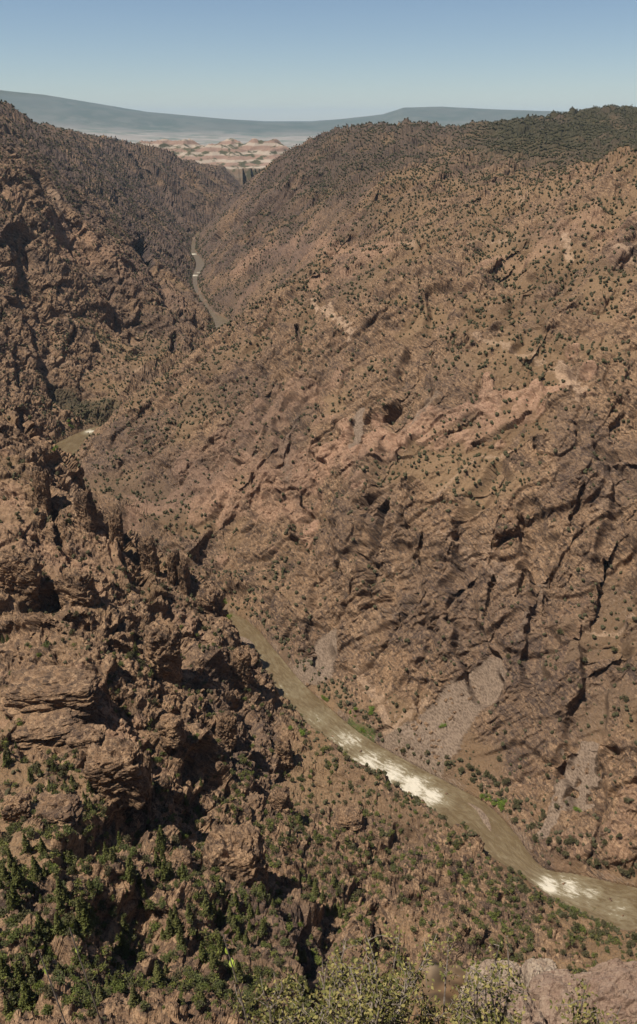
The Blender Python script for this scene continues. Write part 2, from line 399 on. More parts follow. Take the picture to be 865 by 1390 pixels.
for pix, w_, k_ in [([(790, 1080), (788, 1000), (815, 880), (845, 740), (850, 620)], 15, 1), ([(655, 930), (628, 820), (650, 700), (670, 640)], 15, 1), ([(545, 800), (508, 740), (520, 640), (560, 500), (600, 400)], 15, .9),
                    ([(425, 880), (440, 790), (400, 660), (388, 550)], 14, .8), ([(285, 760), (305, 690), (340, 590), (380, 500)], 12, .8), ([(760, 520), (705, 420), (690, 330)], 14, .8), ([(340, 470), (420, 370), (480, 290)], 12, .9),
                    ([(720, 900), (735, 790), (720, 690)], 11, .8), ([(200, 470), (160, 400), (110, 330), (60, 240)], 12, 1), ([(90, 540), (60, 440), (30, 330)], 12, .9), ([(235, 410), (214, 365), (196, 325)], 7, 1), ([(250, 300), (215, 250), (190, 210)], 9, 1),
                    ([(300, 310), (360, 270), (420, 240)], 9, 1), ([(150, 700), (180, 740), (200, 800)], 10, .8), ([(330, 960), (260, 900), (230, 840)], 12, .7), ([(0, 830), (60, 820), (120, 790)], 12, .6), ([(560, 1130), (500, 1180), (450, 1250)], 14, .7), ([(100, 1160), (160, 1120), (240, 1090), (300, 1060)], 14, .8)]:
    put(gul, pix, w_ * 1.5, k_, noise=.5)
notch = np.zeros(X.size, np.float32)
for pix, w_, k_ in [([(493, 752), (500, 712), (510, 676)], 6, 1.3), ([(562, 750), (566, 732)], 4.5, .9), ([(816, 795), (830, 740), (842, 700)], 3.2, 1), ([(235, 472), (238, 448)], 5, 1.2), ([(404, 478), (407, 438)], 3, 1), ([(700, 800), (712, 770)], 3, .7), ([(655, 830), (668, 780)], 3, .6),
                    ([(203, 352), (198, 322)], 7, 1.6), ([(80, 730), (76, 680), (66, 650)], 6, 1.1), ([(195, 1100), (192, 1050), (200, 1008)], 6, 1.1), ([(172, 725), (166, 695)], 5, .8), ([(645, 600), (690, 575), (715, 560)], 3.5, .8), ([(455, 640), (560, 610), (650, 560)], 3, .45), ([(40, 585), (34, 560)], 6, 1), ([(775, 700), (790, 660)], 3, .7), ([(735, 870), (742, 800)], 3, .5)]:
    put(notch, pix, w_, k_, noise=.4)
cut = gul * (20 + 8 * far) * .8 + notch * (13 + 16 * far) - slab * (river_side > 0) * (6 + 0 * far)
cut *= sstep(3, 20, D)
X -= N[:, 0] * cut; Y -= N[:, 1] * cut; Z -= N[:, 2] * cut
N2 = normals(X, Y, Z)
talus = np.maximum(talus, .55 * sstep(8, 2, D) * (D > -2) * (gorge > .5) * sstep(-.3, .2, vnoise(X, Y, Z, 30, 96)))
rk = np.maximum(rk, .9 * sstep(60, 10, D) * gorge * sstep(-.2, .3, vnoise(X, Y, Z, 26, 97)))
talus = np.maximum(talus, .32 * sstep(.45, .9, gul) * (vnoise(X, Y, Z, 30, 99) > -.1))
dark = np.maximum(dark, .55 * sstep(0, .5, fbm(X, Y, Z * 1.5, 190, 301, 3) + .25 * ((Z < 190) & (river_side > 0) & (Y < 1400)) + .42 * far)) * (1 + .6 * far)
rust = .32 * (1 - .8 * far) * sstep(.02, .45, fbm(X, Y, Z * 2, 105, 302, 4)) * (r_ < 6500)
wa = (az_ - u_az(600)) / (u_az(700) - u_az(600))
wood = (.22 + .78 * sstep(0, 1, wa)) * sstep(-.35, .35, fbm(X, Y, 0 * X, 200, 66, 4) + .28) * sstep(2200, 3300, r_) * (r_ < 7000) * sstep(u_az(420), u_az(440), az_)
grove = seg_mask([(85, 525), (110, 545), (150, 550)], 24)
np.maximum(wood, grove * .7, out=wood)
green = sstep(16, 3, D) * (D > 0) * gorge * sstep(-.15, .25, vnoise(X, Y, 0 * X, 45, 15)) * sstep(700, 1300, r_) * .0
np.maximum(green, seg_mask([(470, 985), (500, 1000)], 8) * .9, out=green)
print('masks', time.time() - T0)

# ------------------------------------------------------------------ materials
def mat(name):
    m = bpy.data.materials.new(name); m.use_nodes = True; nt = m.node_tree; nt.nodes.clear()
    return m, nt, nt.nodes, nt.links
class NT:
    def __init__(s, name):
        s.m, s.nt, s.N, s.L = mat(name)
        s.out = s.N.new('ShaderNodeOutputMaterial')
        s.b = s.N.new('ShaderNodeBsdfPrincipled'); s.L.new(s.b.outputs[0], s.out.inputs[0])
        s.b.inputs['Specular IOR Level'].default_value = .15
        s.geo = s.N.new('ShaderNodeNewGeometry')
    def attr(s, n):
        a = s.N.new('ShaderNodeAttribute'); a.attribute_name = n; return a.outputs['Fac']
    def noise(s, scale, det=4, rough=.55, vec=None, dist=0):
        n = s.N.new('ShaderNodeTexNoise'); n.inputs['Scale'].default_value = scale; n.inputs['Detail'].default_value = det
        n.inputs['Roughness'].default_value = rough; n.inputs['Distortion'].default_value = dist
        s.L.new(vec or s.geo.outputs['Position'], n.inputs['Vector']); return n.outputs['Fac']
    def voro(s, scale, feat='F1', vec=None, out='Distance'):
        n = s.N.new('ShaderNodeTexVoronoi'); n.feature = feat; n.inputs['Scale'].default_value = scale
        s.L.new(vec or s.geo.outputs['Position'], n.inputs['Vector']); return n.outputs[out]
    def mapv(s, scale, rot=(0, 0, 0)):
        n = s.N.new('ShaderNodeMapping'); n.inputs['Scale'].default_value = scale; n.inputs['Rotation'].default_value = rot
        s.L.new(s.geo.outputs['Position'], n.inputs['Vector']); return n.outputs[0]
    def ss(s, x, a, b, lo=0, hi=1):
        n = s.N.new('ShaderNodeMapRange'); n.inputs['From Min'].default_value = a; n.inputs['From Max'].default_value = b
        n.inputs['To Min'].default_value = lo; n.inputs['To Max'].default_value = hi
        s.L.new(x, n.inputs['Value']); return n.outputs[0]
    def math(s, op, a, b=None):
        n = s.N.new('ShaderNodeMath'); n.operation = op
        for i, v in enumerate((a, b)):
            if v is None: continue
            if isinstance(v, (int, float)): n.inputs[i].default_value = v
            else: s.L.new(v, n.inputs[i])
        return n.outputs[0]
    def mix(s, f, a, b):
        n = s.N.new('ShaderNodeMix'); n.data_type = 'RGBA'
        for sock, v in ((n.inputs[0], f), (n.inputs[6], a), (n.inputs[7], b)):
            if isinstance(v, tuple): sock.default_value = v + (1,) if len(v) == 3 else v
            elif isinstance(v, (int, float)): sock.default_value = v
            else: s.L.new(v, sock)
        return n.outputs[2]
    def bump(s, h, dist, st=1.0, prev=None):
        n = s.N.new('ShaderNodeBump'); n.inputs['Distance'].default_value = dist; n.inputs['Strength'].default_value = st
        s.L.new(h, n.inputs['Height'])
        if prev: s.L.new(prev, n.inputs['Normal'])
        return n.outputs[0]

g = NT('canyon_rock')
rockA = g.attr('rock'); tint = g.attr('tint')
bed = g.mapv((1, 1, 1), (0, R(-37), 0))
bs = g.N.new('ShaderNodeMapping'); bs.inputs['Scale'].default_value = (.35, .8, 1.7); g.L.new(bed, bs.inputs['Vector']); bedv = bs.outputs[0]
n2 = g.noise(.035, 5, .65, vec=bedv); n3 = g.noise(.33, 4, .75, vec=bedv); n4 = g.noise(.9, 2, .7)
vor = g.voro(.45, vec=bedv)
wn = g.N.new('ShaderNodeVectorMath'); wn.operation = 'ADD'; g.L.new(bedv, wn.inputs[0])
wm = g.N.new('ShaderNodeVectorMath'); wm.operation = 'SCALE'; wm.inputs['Scale'].default_value = 2.6
cn = g.N.new('ShaderNodeCombineXYZ'); g.L.new(n3, cn.inputs[0]); g.L.new(n4, cn.inputs[1]); g.L.new(n3, cn.inputs[2]); g.L.new(cn.outputs[0], wm.inputs[0]); g.L.new(wm.outputs[0], wn.inputs[1])
chip = g.voro(.30, vec=wn.outputs[0], out='Color')          # every block of rock has its own shade
sc3 = g.N.new('ShaderNodeSeparateColor'); g.L.new(chip, sc3.inputs[0])
soil = g.mix(tint, (.205, .119, .058), (.305, .190, .100))
soil = g.mix(g.ss(n4, .42, .66), soil, (.120, .085, .052))
rock = g.mix(tint, (.120, .074, .045), (.200, .122, .070))
rock = g.mix(g.math('MULTIPLY', g.attr('rust'), g.ss(n2, .35, .6)), rock, (.245, .118, .062))
rock = g.mix(g.ss(n2, .42, .66), rock, (.262, .160, .088))
rock = g.mix(g.ss(n2, .47, .30), rock, (.066, .043, .031))
rock = g.mix(g.math('MULTIPLY', g.ss(sc3.outputs[0], .45, 1), .75), rock, (.365, .235, .135))
rock = g.mix(g.math('MULTIPLY', g.ss(sc3.outputs[1], .55, 1), .8), rock, (.050, .035, .027))
rock = g.mix(g.math('MULTIPLY', g.ss(n3, .56, .70), .7), rock, (.420, .280, .165))
rock = g.mix(g.math('MULTIPLY', g.ss(n3, .45, .34), .8), rock, (.050, .036, .030))
col = g.mix(g.ss(g.math('ADD', rockA, g.math('MULTIPLY', g.math('SUBTRACT', n3, .5), 1.8)), .3, .6), soil, rock)
slabc = g.mix(g.ss(n3, .35, .65), (.250, .135, .085), (.430, .275, .175))
rock_fine = g.mix(g.ss(n4, .47, .34), col, (.045, .032, .025)); col = g.mix(.65, col, rock_fine); col = g.mix(g.math('MULTIPLY', g.ss(n4, .60, .72), .5), col, (.40, .285, .18))
col = g.mix(g.math('MULTIPLY', g.attr('slab'), g.ss(n2, .38, .55, .35, 1)), col, slabc)
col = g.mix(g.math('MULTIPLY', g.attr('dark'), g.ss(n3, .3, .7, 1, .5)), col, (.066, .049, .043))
tal = g.mix(g.ss(vor, .15, .75), (.125, .088, .062), (.245, .178, .124))
col = g.mix(g.ss(g.math('ADD', g.attr('talus'), g.math('MULTIPLY', g.math('SUBTRACT', n3, .5), 1.9)), .38, .72), col, tal)
col = g.mix(g.math('MULTIPLY', g.attr('pink'), g.ss(n3, .38, .55, .35, .85)), col, (.42, .29, .19))
wd = g.mix(g.ss(vor, .25, .6), (.026, .027, .013), (.066, .058, .030))
col = g.mix(g.math('MULTIPLY', g.attr('wood'), g.ss(n3, .35, .5, .5, 1)), col, wd)
col = g.mix(g.math('MULTIPLY', g.attr('green'), g.ss(n4, .35, .55)), col, (.050, .085, .018))
g.L.new(col, g.b.inputs['Base Color']); g.b.inputs['Roughness'].default_value = .95
hh = g.math('ADD', g.math('ADD', g.math('MULTIPLY', n3, 1.5), g.math('MULTIPLY', sc3.outputs[2], 1.9)), g.math('ADD', g.math('MULTIPLY', vor, .8), g.math('MULTIPLY', n4, .8)))
g.L.new(g.bump(hh, 1.0, .9), g.b.inputs['Normal'])
M_ROCK = g.m
g = NT('far_country')
sep = g.N.new('ShaderNodeSeparateXYZ'); g.L.new(g.geo.outputs['Position'], sep.inputs[0])
wv = g.math('SINE', g.math('ADD', g.math('MULTIPLY', sep.outputs[2], .11), g.math('MULTIPLY', g.noise(.002, 3), 9.0)))
nn = g.noise(.01, 4)
bd = g.mix(g.ss(wv, -.3, .6), (.22, .145, .105), (.31, .25, .19))
bd = g.mix(g.ss(nn, .52, .60), bd, (.07, .065, .035))
val = g.mix(g.ss(g.noise(.0005, 5, .6), .42, .60), (.24, .20, .155), (.11, .12, .075))
val = g.mix(g.ss(g.noise(.0012, 3), .5, .62), val, (.29, .25, .20))
col = g.mix(g.attr('bad'), g.mix(g.ss(nn, .4, .6), (.20, .14, .09), (.08, .07, .04)), bd)
col = g.mix(g.attr('plain'), col, val)
col = g.mix(g.attr('wood'), col, (.03, .045, .022))
g.L.new(col, g.b.inputs['Base Color']); g.b.inputs['Roughness'].default_value = 1
M_FAR = g.m

idx = np.arange(nA * nR).reshape(nA, nR)
Fq = np.stack([idx[:-1, :-1], idx[:-1, 1:], idx[1:, 1:], idx[1:, :-1]], -1).reshape(-1, 4)[:, ::-1]
bad = np.exp(-((r_ - 8300) / 1300) ** 2) * sstep(270, 330, Z) * (r_ > 5500) ; bad = np.maximum(bad, sstep(6300, 7600, r_) * (r_ < 11000) * sstep(100, 200, Z))
plain = sstep(8500, 10500, r_) * (1 - bad)
mesawood = sstep(34000, 42000, r_) * .8
tint = sstep(-.35, .35, fbm(X, Y, Z, 130, 19, 4))
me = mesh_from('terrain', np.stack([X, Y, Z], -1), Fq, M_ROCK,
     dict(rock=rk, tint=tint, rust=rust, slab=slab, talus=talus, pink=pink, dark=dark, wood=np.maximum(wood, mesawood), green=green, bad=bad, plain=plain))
me.materials.append(M_FAR)
me.polygons.foreach_set('material_index', (r_[Fq[:, 0]] > 6600).astype(np.int32))
link('terrain', me, kind='structure')
print('terrain mesh', time.time() - T0)

# ------------------------------------------------------------------ river
foam = []
FOAM = [((430, 975), 30, .45), ((395, 935), 26, .35), ((355, 900), 30, .25), ((470, 1005), 34, .75), ((500, 1035), 34, .95), ((530, 1050), 34, 1.1), ((560, 1068), 34, 1.2), ((585, 1080), 26, 1.1),
        ((745, 1203), 22, 1.1), ((735, 1222), 14, 1.0), ((775, 1206), 24, .95), ((800, 1212), 22, .7), ((840, 1235), 25, .45), ((122, 586), 12, 1.1), ((262, 345), 9, 1.1), ((264, 374), 9, 1.1), ((270, 370), 6, .9)]
rv = []; rf = []; ra = []
NW = 36
RC2 = catmull(RIV, 60)
tan = np.gradient(RC2[:, :2], axis=0); tan /= np.linalg.norm(tan, axis=1, keepdims=True)
nrm = np.stack([-tan[:, 1], tan[:, 0]], -1)
off = np.linspace(-1, 1, NW)
RX = RC2[:, None, 0] + nrm[:, None, 0] * off * (RC2[:, None, 2] + 7); RY = RC2[:, None, 1] + nrm[:, None, 1] * off * (RC2[:, None, 2] + 7)
fo = np.zeros(RX.shape)
for (u, v), wpx, kf in FOAM:
    p = P(u, v, z=0); d_ = math.hypot(p[0], p[1]); wd = wpx * math.hypot(d_, CAMZ) / F0
    fo = np.maximum(fo, kf * np.exp(-((RX - p[0]) ** 2 + (RY - p[1]) ** 2) / (wd * .75) ** 2))
lump = ridged(RX, RY, 0 * RX, 7, 5, 3)
RZ = .15 + fo * (lump - .5) * 1.6 + .12 * vnoise(RX, RY, 0 * RX, 5, 8)
ridx = np.arange(RX.size).reshape(RX.shape)
RF = np.stack([ridx[:-1, :-1], ridx[:-1, 1:], ridx[1:, 1:], ridx[1:, :-1]], -1).reshape(-1, 4)[:, ::-1]
along = np.cumsum(np.concatenate([[0], np.linalg.norm(np.diff(RC2[:, :2], axis=0), axis=1)]))
g = NT('river_water')
fv = g.N.new('ShaderNodeCombineXYZ'); g.L.new(g.attr('along'), fv.inputs[0]); g.L.new(g.attr('across'), fv.inputs[1])
st = g.N.new('ShaderNodeMapping'); st.inputs['Scale'].default_value = (.045, .22, 1); g.L.new(fv.outputs[0], st.inputs['Vector'])
nf = g.noise(1.0, 7, .72, vec=st.outputs[0], dist=1.2)
st2 = g.N.new('ShaderNodeMapping'); st2.inputs['Scale'].default_value = (.15, .55, 1); g.L.new(fv.outputs[0], st2.inputs['Vector'])
nf2 = g.noise(1.0, 6, .7, vec=st2.outputs[0], dist=.8)
ff = g.math('ADD', g.math('MULTIPLY', g.attr('foam'), .28), g.math('ADD', g.math('MULTIPLY', nf, .5), g.math('MULTIPLY', nf2, .5)))
fm = g.ss(ff, .665, .79)
wat = g.mix(g.ss(nf, .35, .65), (.098, .068, .034), (.142, .102, .054))
wat = g.mix(g.ss(ff, .50, .70), wat, (.20, .165, .10))
g.L.new(g.mix(fm, wat, (.52, .47, .37)), g.b.inputs['Base Color'])
g.L.new(g.ss(fm, 0, 1, .32, .9), g.b.inputs['Roughness']); g.b.inputs['Specular IOR Level'].default_value = .18
g.L.new(g.bump(nf2, 1.0, .9), g.b.inputs['Normal'])
M_WATER = g.m
me = mesh_from('river', np.stack([RX, RY, RZ], -1).reshape(-1, 3), RF, M_WATER,
               dict(foam=fo.ravel(), along=np.repeat(along, NW), across=np.tile(off * 19, len(RC2))), smooth=True)
link('river', me, kind='structure')

# ------------------------------------------------------------------ plants and loose rocks
# which ground points show from the rim (coarse depth buffer)
bw = 3.0
inf = (PU > 0) & (PU < 865) & (PV > 0) & (PV < 1385) & (r_ > 130)
ui = np.clip((PU / bw).astype(int), 0, 288); vi = np.clip((PV / bw).astype(int), 0, 463)
zb_ = np.full((289, 464), 1e9); np.minimum.at(zb_, (ui[inf], vi[inf]), PD[inf])
shows = inf & (PD < zb_[ui, vi] * 1.012 + 6)
NZ = N2[:, 2]
def leafmat(name, c1, c2, c3, scale=2.5):
    g = NT(name); oi = g.N.new('ShaderNodeObjectInfo')
    c = g.mix(g.ss(g.noise(scale, 3, .7), .35, .65), c1, c2)
    c = g.mix(g.ss(oi.outputs['Random'], 0, 1, 0, .7), c, c3)
    g.L.new(c, g.b.inputs['Base Color']); g.b.inputs['Roughness'].default_value = .75
    return g.m
M_JUN = leafmat('juniper_leaf', (.048, .047, .019), (.085, .078, .032), (.095, .078, .042), .6)
M_FIR = leafmat('fir_leaf', (.052, .062, .016), (.125, .130, .032), (.125, .118, .045), 1.2)
M_BUSH = leafmat('bush_leaf', (.070, .090, .016), (.150, .170, .034), (.070, .075, .040), 1.2)
M_WIL = leafmat('willow_leaf', (.085, .135, .018), (.165, .225, .035), (.120, .150, .030), 1.0)
g = NT('bark'); g.L.new(g.mix(g.ss(g.noise(6, 4), .3, .7), (.10, .075, .055), (.22, .18, .145)), g.b.inputs['Base Color']); g.b.inputs['Roughness'].default_value = .9; M_BARK = g.m
def shards(pts, size, rs, flat=.0):
    """one bent leaf cluster (two triangles) at every point, turned at random"""
    n = len(pts); a = rs.normal(size=(n, 3)); a /= np.linalg.norm(a, axis=1, keepdims=True)
    b = rs.normal(size=(n, 3)); b[:, 2] *= 1 - flat; b -= (b * a).sum(1, keepdims=True) * a; b /= np.linalg.norm(b, axis=1, keepdims=True)
    sz = size * rs.uniform(.6, 1.3, (n, 1)); c = np.cross(a, b)
    V = np.stack([pts - a * sz, pts + b * sz * .6 + c * sz * .2, pts + a * sz, pts - b * sz * .6 + c * sz * .2], 1).reshape(-1, 3)
    return V, np.arange(n * 4).reshape(-1, 4)
def tube(path, rad, sides=6):
    path = np.array(path, float); V = []; F = []
    for i, p in enumerate(path):
        d = path[min(i + 1, len(path) - 1)] - path[max(i - 1, 0)]; d /= np.linalg.norm(d) + 1e-9
        u = np.cross(d, (0, 1, .3)); u /= np.linalg.norm(u) + 1e-9; w = np.cross(d, u)
        for k in range(sides):
            t = 2 * math.pi * k / sides; V.append(p + (u * math.cos(t) + w * math.sin(t)) * rad[i])
    for i in range(len(path) - 1):
        for k in range(sides):
            a = i * sides + k; b = i * sides + (k + 1) % sides; F.append((a, b, b + sides, a + sides))
    return np.array(V), np.array(F)
def join(parts):
    V = []; F = []; o = 0
    for v, f in parts: V.append(v); F.append(f + o); o += len(v)
    return np.concatenate(V), np.concatenate(F)
def round_crown(h, w, lobes, n, size, rs):
    pts = []
    for k in range(lobes):
        c = np.array([rs.uniform(-1, 1) * w * .28, rs.uniform(-1, 1) * w * .28, h * rs.uniform(.35, .72)]); rr = w * rs.uniform(.20, .33)
        d = rs.normal(size=(n // lobes, 3)); d /= np.linalg.norm(d, axis=1, keepdims=True)
        pts.append(c + d * rr * rs.uniform(.55, 1.08, (n // lobes, 1)) * (1, 1, .95))
    p = np.concatenate(pts); p[:, 2] = np.maximum(p[:, 2], h * .06)
    return shards(p, size, rs)
def fir_crown(h, w, n, rs):
    t = rs.uniform(0, 1, n) ** .75; z = h * (1 - t * .93); whorl = np.round(z / (h * .065)) * h * .065
    z = z * .4 + whorl * .6; ph = rs.uniform(0, 2 * math.pi, n); lump = .75 + .35 * np.sin(ph * 3 + z * 2.1) * np.sin(z * 3.3 + 1)
    rad = w * .5 * (t ** .85) * lump * rs.uniform(.35, 1, n) ** .6
    p = np.stack([np.cos(ph) * rad, np.sin(ph) * rad, z - rad * .28], -1)
    return shards(p, h * .036, rs, .4)
KINDS = {}
def variants(kind, k, fn, mleaf, trunk):
    KINDS[kind] = []
    for i in range(k):
        rs = np.random.default_rng(100 + i * 7 + len(kind)); V, F = fn(rs)
        cm = mesh_from(kind + '_crown', V, F, mleaf)
        tm = None
        if trunk: V, F = trunk(rs); tm = mesh_from(kind + '_trunk', V, F, M_BARK)
        KINDS[kind].append((cm, tm))
variants('fir_tree', 5, lambda rs: fir_crown(10, rs.uniform(4.4, 5.8), 1100, rs), M_FIR, lambda rs: tube([(0, 0, -1), (.1, 0, 3), (0, .05, 9.6)], [.28, .2, .03]))
variants('juniper', 6, lambda rs: round_crown(4, rs.uniform(3.4, 4.6), 5, 230, .42, rs), M_JUN, None)
variants('bush', 6, lambda rs: round_crown(3.2, rs.uniform(3.6, 5.2), 6, 420, .27, rs), M_BUSH, lambda rs: join([tube([(0, 0, -.6), (a, b, 1.1), (a * 1.7, b * 1.7, 2.0)], [.12, .08, .03], 5) for a, b in ((.5, .1), (-.4, .4), (0, -.5))]))
variants('willow', 5, lambda rs: round_crown(4, rs.uniform(4.5, 6.5), 6, 360, .36, rs), M_WIL, None)

NUM = ['zero', 'one', 'two', 'three', 'four', 'five', 'six', 'seven', 'eight', 'nine', 'ten', 'eleven', 'twelve', 'thirteen', 'fourteen', 'fifteen', 'sixteen', 'seventeen', 'eighteen', 'nineteen', 'twenty']
ORD = ['', 'first', 'second', 'third', 'fourth', 'fifth', 'sixth', 'seventh', 'eighth', 'ninth', 'tenth', 'eleventh', 'twelfth', 'thirteenth', 'fourteenth', 'fifteenth', 'sixteenth', 'seventeenth', 'eighteenth', 'nineteenth', 'twentieth']
LMK = [(560, 1065, 'the long rapids'), (745, 1205, 'the short lower rapids'), (345, 880, 'the grey gravel bar'), (600, 985, 'the grey scree fan'), (430, 895, 'the pale scree patch'), (650, 560, 'the pink granite slabs'),
       (500, 720, 'the tall dark cleft'), (450, 420, 'the pale slanting dike'), (768, 333, 'the upright pale dike'), (772, 508, 'the tan bare streak'), (320, 1160, 'the big rounded outcrop'), (175, 1040, 'the black-cracked ledge'),
       (70, 935, 'the long flat rock ledge'), (70, 1100, 'the square grey outcrop'), (220, 870, 'the shadowed crag face'), (290, 800, 'the crest end'), (60, 640, 'the sheer left cliff'), (100, 605, 'the olive river bend'), (790, 1050, 'the narrow scree chute'),
       (690, 1090, 'the green river bank'), (840, 1180, 'the lower bank'), (250, 690, 'the pale slanting slabs'), (860, 220, 'the right rim'), (640, 320, 'the tan upper bench'), (480, 570, 'the grey gully'), (200, 500, 'the far dark grove'), (830, 740, 'the thin dark crack'),
       (20, 1260, 'the lower left corner'), (500, 1240, 'the leafy foreground shrub'), (680, 1275, 'the pale foreground boulder'), (410, 1160, 'the brown middle slope'), (150, 1250, 'the wooded lower slope'), (700, 850, 'the dark lower wall'), (560, 460, 'the grey upper ledges')]
def where(u, v, a):
    best = min(LMK, key=lambda l: math.hypot(l[0] - u, (l[1] - v) * 1.0)); dx = u - best[0]; dy = v - best[1]; d = math.hypot(dx, dy)
    if d < 22: return 'touching ' + best[2]
    far = 'just ' if d < 50 else ''
    if abs(dx) > 2.2 * abs(dy): w = ('right of ' if dx > 0 else 'left of ')
    elif abs(dy) > 2.2 * abs(dx): w = ('below ' if dy > 0 else 'above ')
    else: w = ('lower ' if dy > 0 else 'upper ') + ('right of ' if dx > 0 else 'left of ')
    return far + w + best[2]
def name_all(items, noun):
    """items: list of [obj, u, v, size]; gives every one a label of its own"""
    groups = {}
    med = sorted(i[3] for i in items)
    lo, hi = med[len(med) // 3], med[2 * len(med) // 3]
    for it in items:
        sz = 'small' if it[3] < lo else ('tall' if it[3] > hi else 'middling')
        groups.setdefault('%s %s %s' % (sz, noun, where(it[1], it[2], 0)), []).append(it)
    for lab, its in groups.items():
        its.sort(key=lambda t: t[1]); n = len(its)
        for i, it in enumerate(its):
            if n == 1: it[0]['label'] = lab
            else:
                o = 'leftmost' if i == 0 else ('rightmost' if i == n - 1 else (ORD[i + 1] if i < 20 else 'further') + ' from left')
                it[0]['label'] = '%s, %s' % (lab, o) if n > 2 else '%s, %s one' % (lab, ('left', 'right')[i])
def place(kind, i, sc_, group, cat, sink=.25, parts=True):
    cm, tm = KINDS[kind][RS.integers(len(KINDS[kind]))]
    sx = sc_ * RS.uniform(.85, 1.15)
    loc = (float(X[i]), float(Y[i]), float(Z[i]) - sink * sc_)
    if tm and parts:
        o = bpy.data.objects.new(kind, None); C.objects.link(o); o.empty_display_size = .5
        for nm, me_ in (('crown', cm), ('trunk', tm)):
            c = bpy.data.objects.new(nm, me_); C.objects.link(c); c.parent = o
    else:
        o = bpy.data.objects.new(kind, cm); C.objects.link(o)
    o.location = loc; o.rotation_euler = (0, 0, float(RS.uniform(0, 6.28))); o.scale = (sx, sx, sc_)
    o['category'] = cat; o['group'] = group
    return [o, float(PU[i]), float(PV[i]), sc_]
def scatter_px(spots, rs):
    """spots: (u, v, radius, count) landmarks; picks ground points that show there"""
    out = []
    for u, v, rad, n in spots:
        mm = np.nonzero(shows & ((D > 1.5) | (r_ > 3000)) & ((PU - u) ** 2 + (PV - v) ** 2 < rad * rad))[0]
        if len(mm) == 0: continue
        w_ = PD[mm] ** 0 * (NZ[mm] > .25) + 1e-3
        pick = rs.choice(mm, size=min(n * 6, len(mm)), replace=False, p=w_ / w_.sum()); got = []
        for i in pick:
            if all((X[i] - X[j]) ** 2 + (Y[i] - Y[j]) ** 2 > 6 for j in got): got.append(i)
            if len(got) >= n: break
        out += got
    return out
FIRS = [(25, 1025, 22, 5), (60, 1060, 25, 8), (92, 1070, 10, 4), (125, 1085, 14, 4), (8, 870, 10, 2), (160, 1150, 22, 6), (125, 1105, 12, 4), (50, 1200, 45, 11), (10, 1220, 18, 5), (110, 1240, 40, 10), (205, 1200, 30, 9), (240, 1185, 26, 7), (190, 1270, 40, 8),
        (330, 1260, 28, 9), (300, 1230, 30, 6), (250, 1260, 30, 8), (360, 1225, 14, 3), (440, 1215, 20, 7), (470, 1228, 16, 6), (425, 1208, 8, 2), (275, 1075, 12, 2), (405, 1110, 8, 2), (330, 990, 6, 1), (183, 885, 6, 2), (220, 1150, 12, 3), (70, 1300, 40, 8), (180, 1340, 50, 8), (300, 1330, 50, 8), (20, 1350, 30, 6), (420, 1320, 40, 5), (335, 1190, 8, 1)]
it = [place('fir_tree', i, RS.uniform(.65, 1.65) * (.75 if PV[i] < 1110 else 1), 'firs on the near spur', 'fir tree') for i in scatter_px(FIRS, RS)]
name_all(it, 'dark pointed fir')
BUSHES = [(u_, v_, r2, n2 + 1) for u_, v_, r2, n2 in [(45, 900, 30, 4), (30, 960, 22, 4), (15, 990, 20, 4), (180, 905, 20, 3), (240, 920, 40, 5), (255, 980, 35, 7), (215, 1020, 14, 3), (150, 1030, 40, 3), (280, 1080, 20, 4), (225, 1105, 16, 4), (255, 1130, 18, 4), (60, 1120, 40, 6), (110, 1160, 50, 9), (190, 1110, 20, 3),
          (170, 1190, 40, 9), (30, 1290, 40, 9), (80, 1250, 40, 9), (240, 1230, 50, 11), (150, 1290, 50, 9), (290, 1190, 25, 4), (330, 1230, 30, 5), (380, 1190, 40, 7), (420, 1150, 40, 6), (500, 1170, 50, 9), (560, 1170, 40, 6), (450, 1260, 50, 8), (540, 1100, 25, 4),
          (250, 1290, 50, 8), (370, 1260, 40, 7), (410, 1060, 20, 4), (340, 1040, 30, 4), (370, 1100, 25, 4), (620, 1200, 40, 6), (690, 1240, 30, 5), (800, 1250, 22, 5), (770, 1240, 15, 5), (100, 1370, 70, 12), (300, 1370, 60, 9), (450, 1350, 50, 8)]]
it = [place('bush', i, RS.uniform(.6, 1.5), 'oak and mahogany bushes on the near spur', 'bush') for i in scatter_px(BUSHES, RS)]
name_all(it, 'green leafy bush')
WILL = [(302, 818, 5, 3), (312, 838, 4, 2), (390, 925, 5, 3), (416, 942, 6, 4), (375, 905, 4, 2), (440, 952, 5, 3), (465, 985, 5, 3), (490, 996, 5, 2), (508, 1027, 4, 4), (395, 990, 4, 2), (408, 998, 4, 2), (612, 1066, 4, 2), (660, 1086, 8, 5), (678, 1094, 8, 6), (690, 1133, 8, 7), (700, 1145, 8, 6),
        (692, 1160, 6, 3), (770, 1193, 5, 2), (843, 1211, 4, 2), (735, 1195, 6, 2), (860, 1222, 4, 1), (74, 612, 5, 4), (95, 577, 8, 4), (600, 985, 5, 2), (530, 930, 4, 0), (780, 1095, 5, 3), (287, 815, 5, 2), (505, 965, 5, 2), (480, 970, 8, 3), (103, 626, 4, 4)]
it = [place('willow', i, RS.uniform(.7, 1.4) * (1.5 if PD[i] > 1400 else 1), 'bright green willows along the river', 'willow') for i in scatter_px(WILL, RS)]
name_all(it, 'bright green willow')

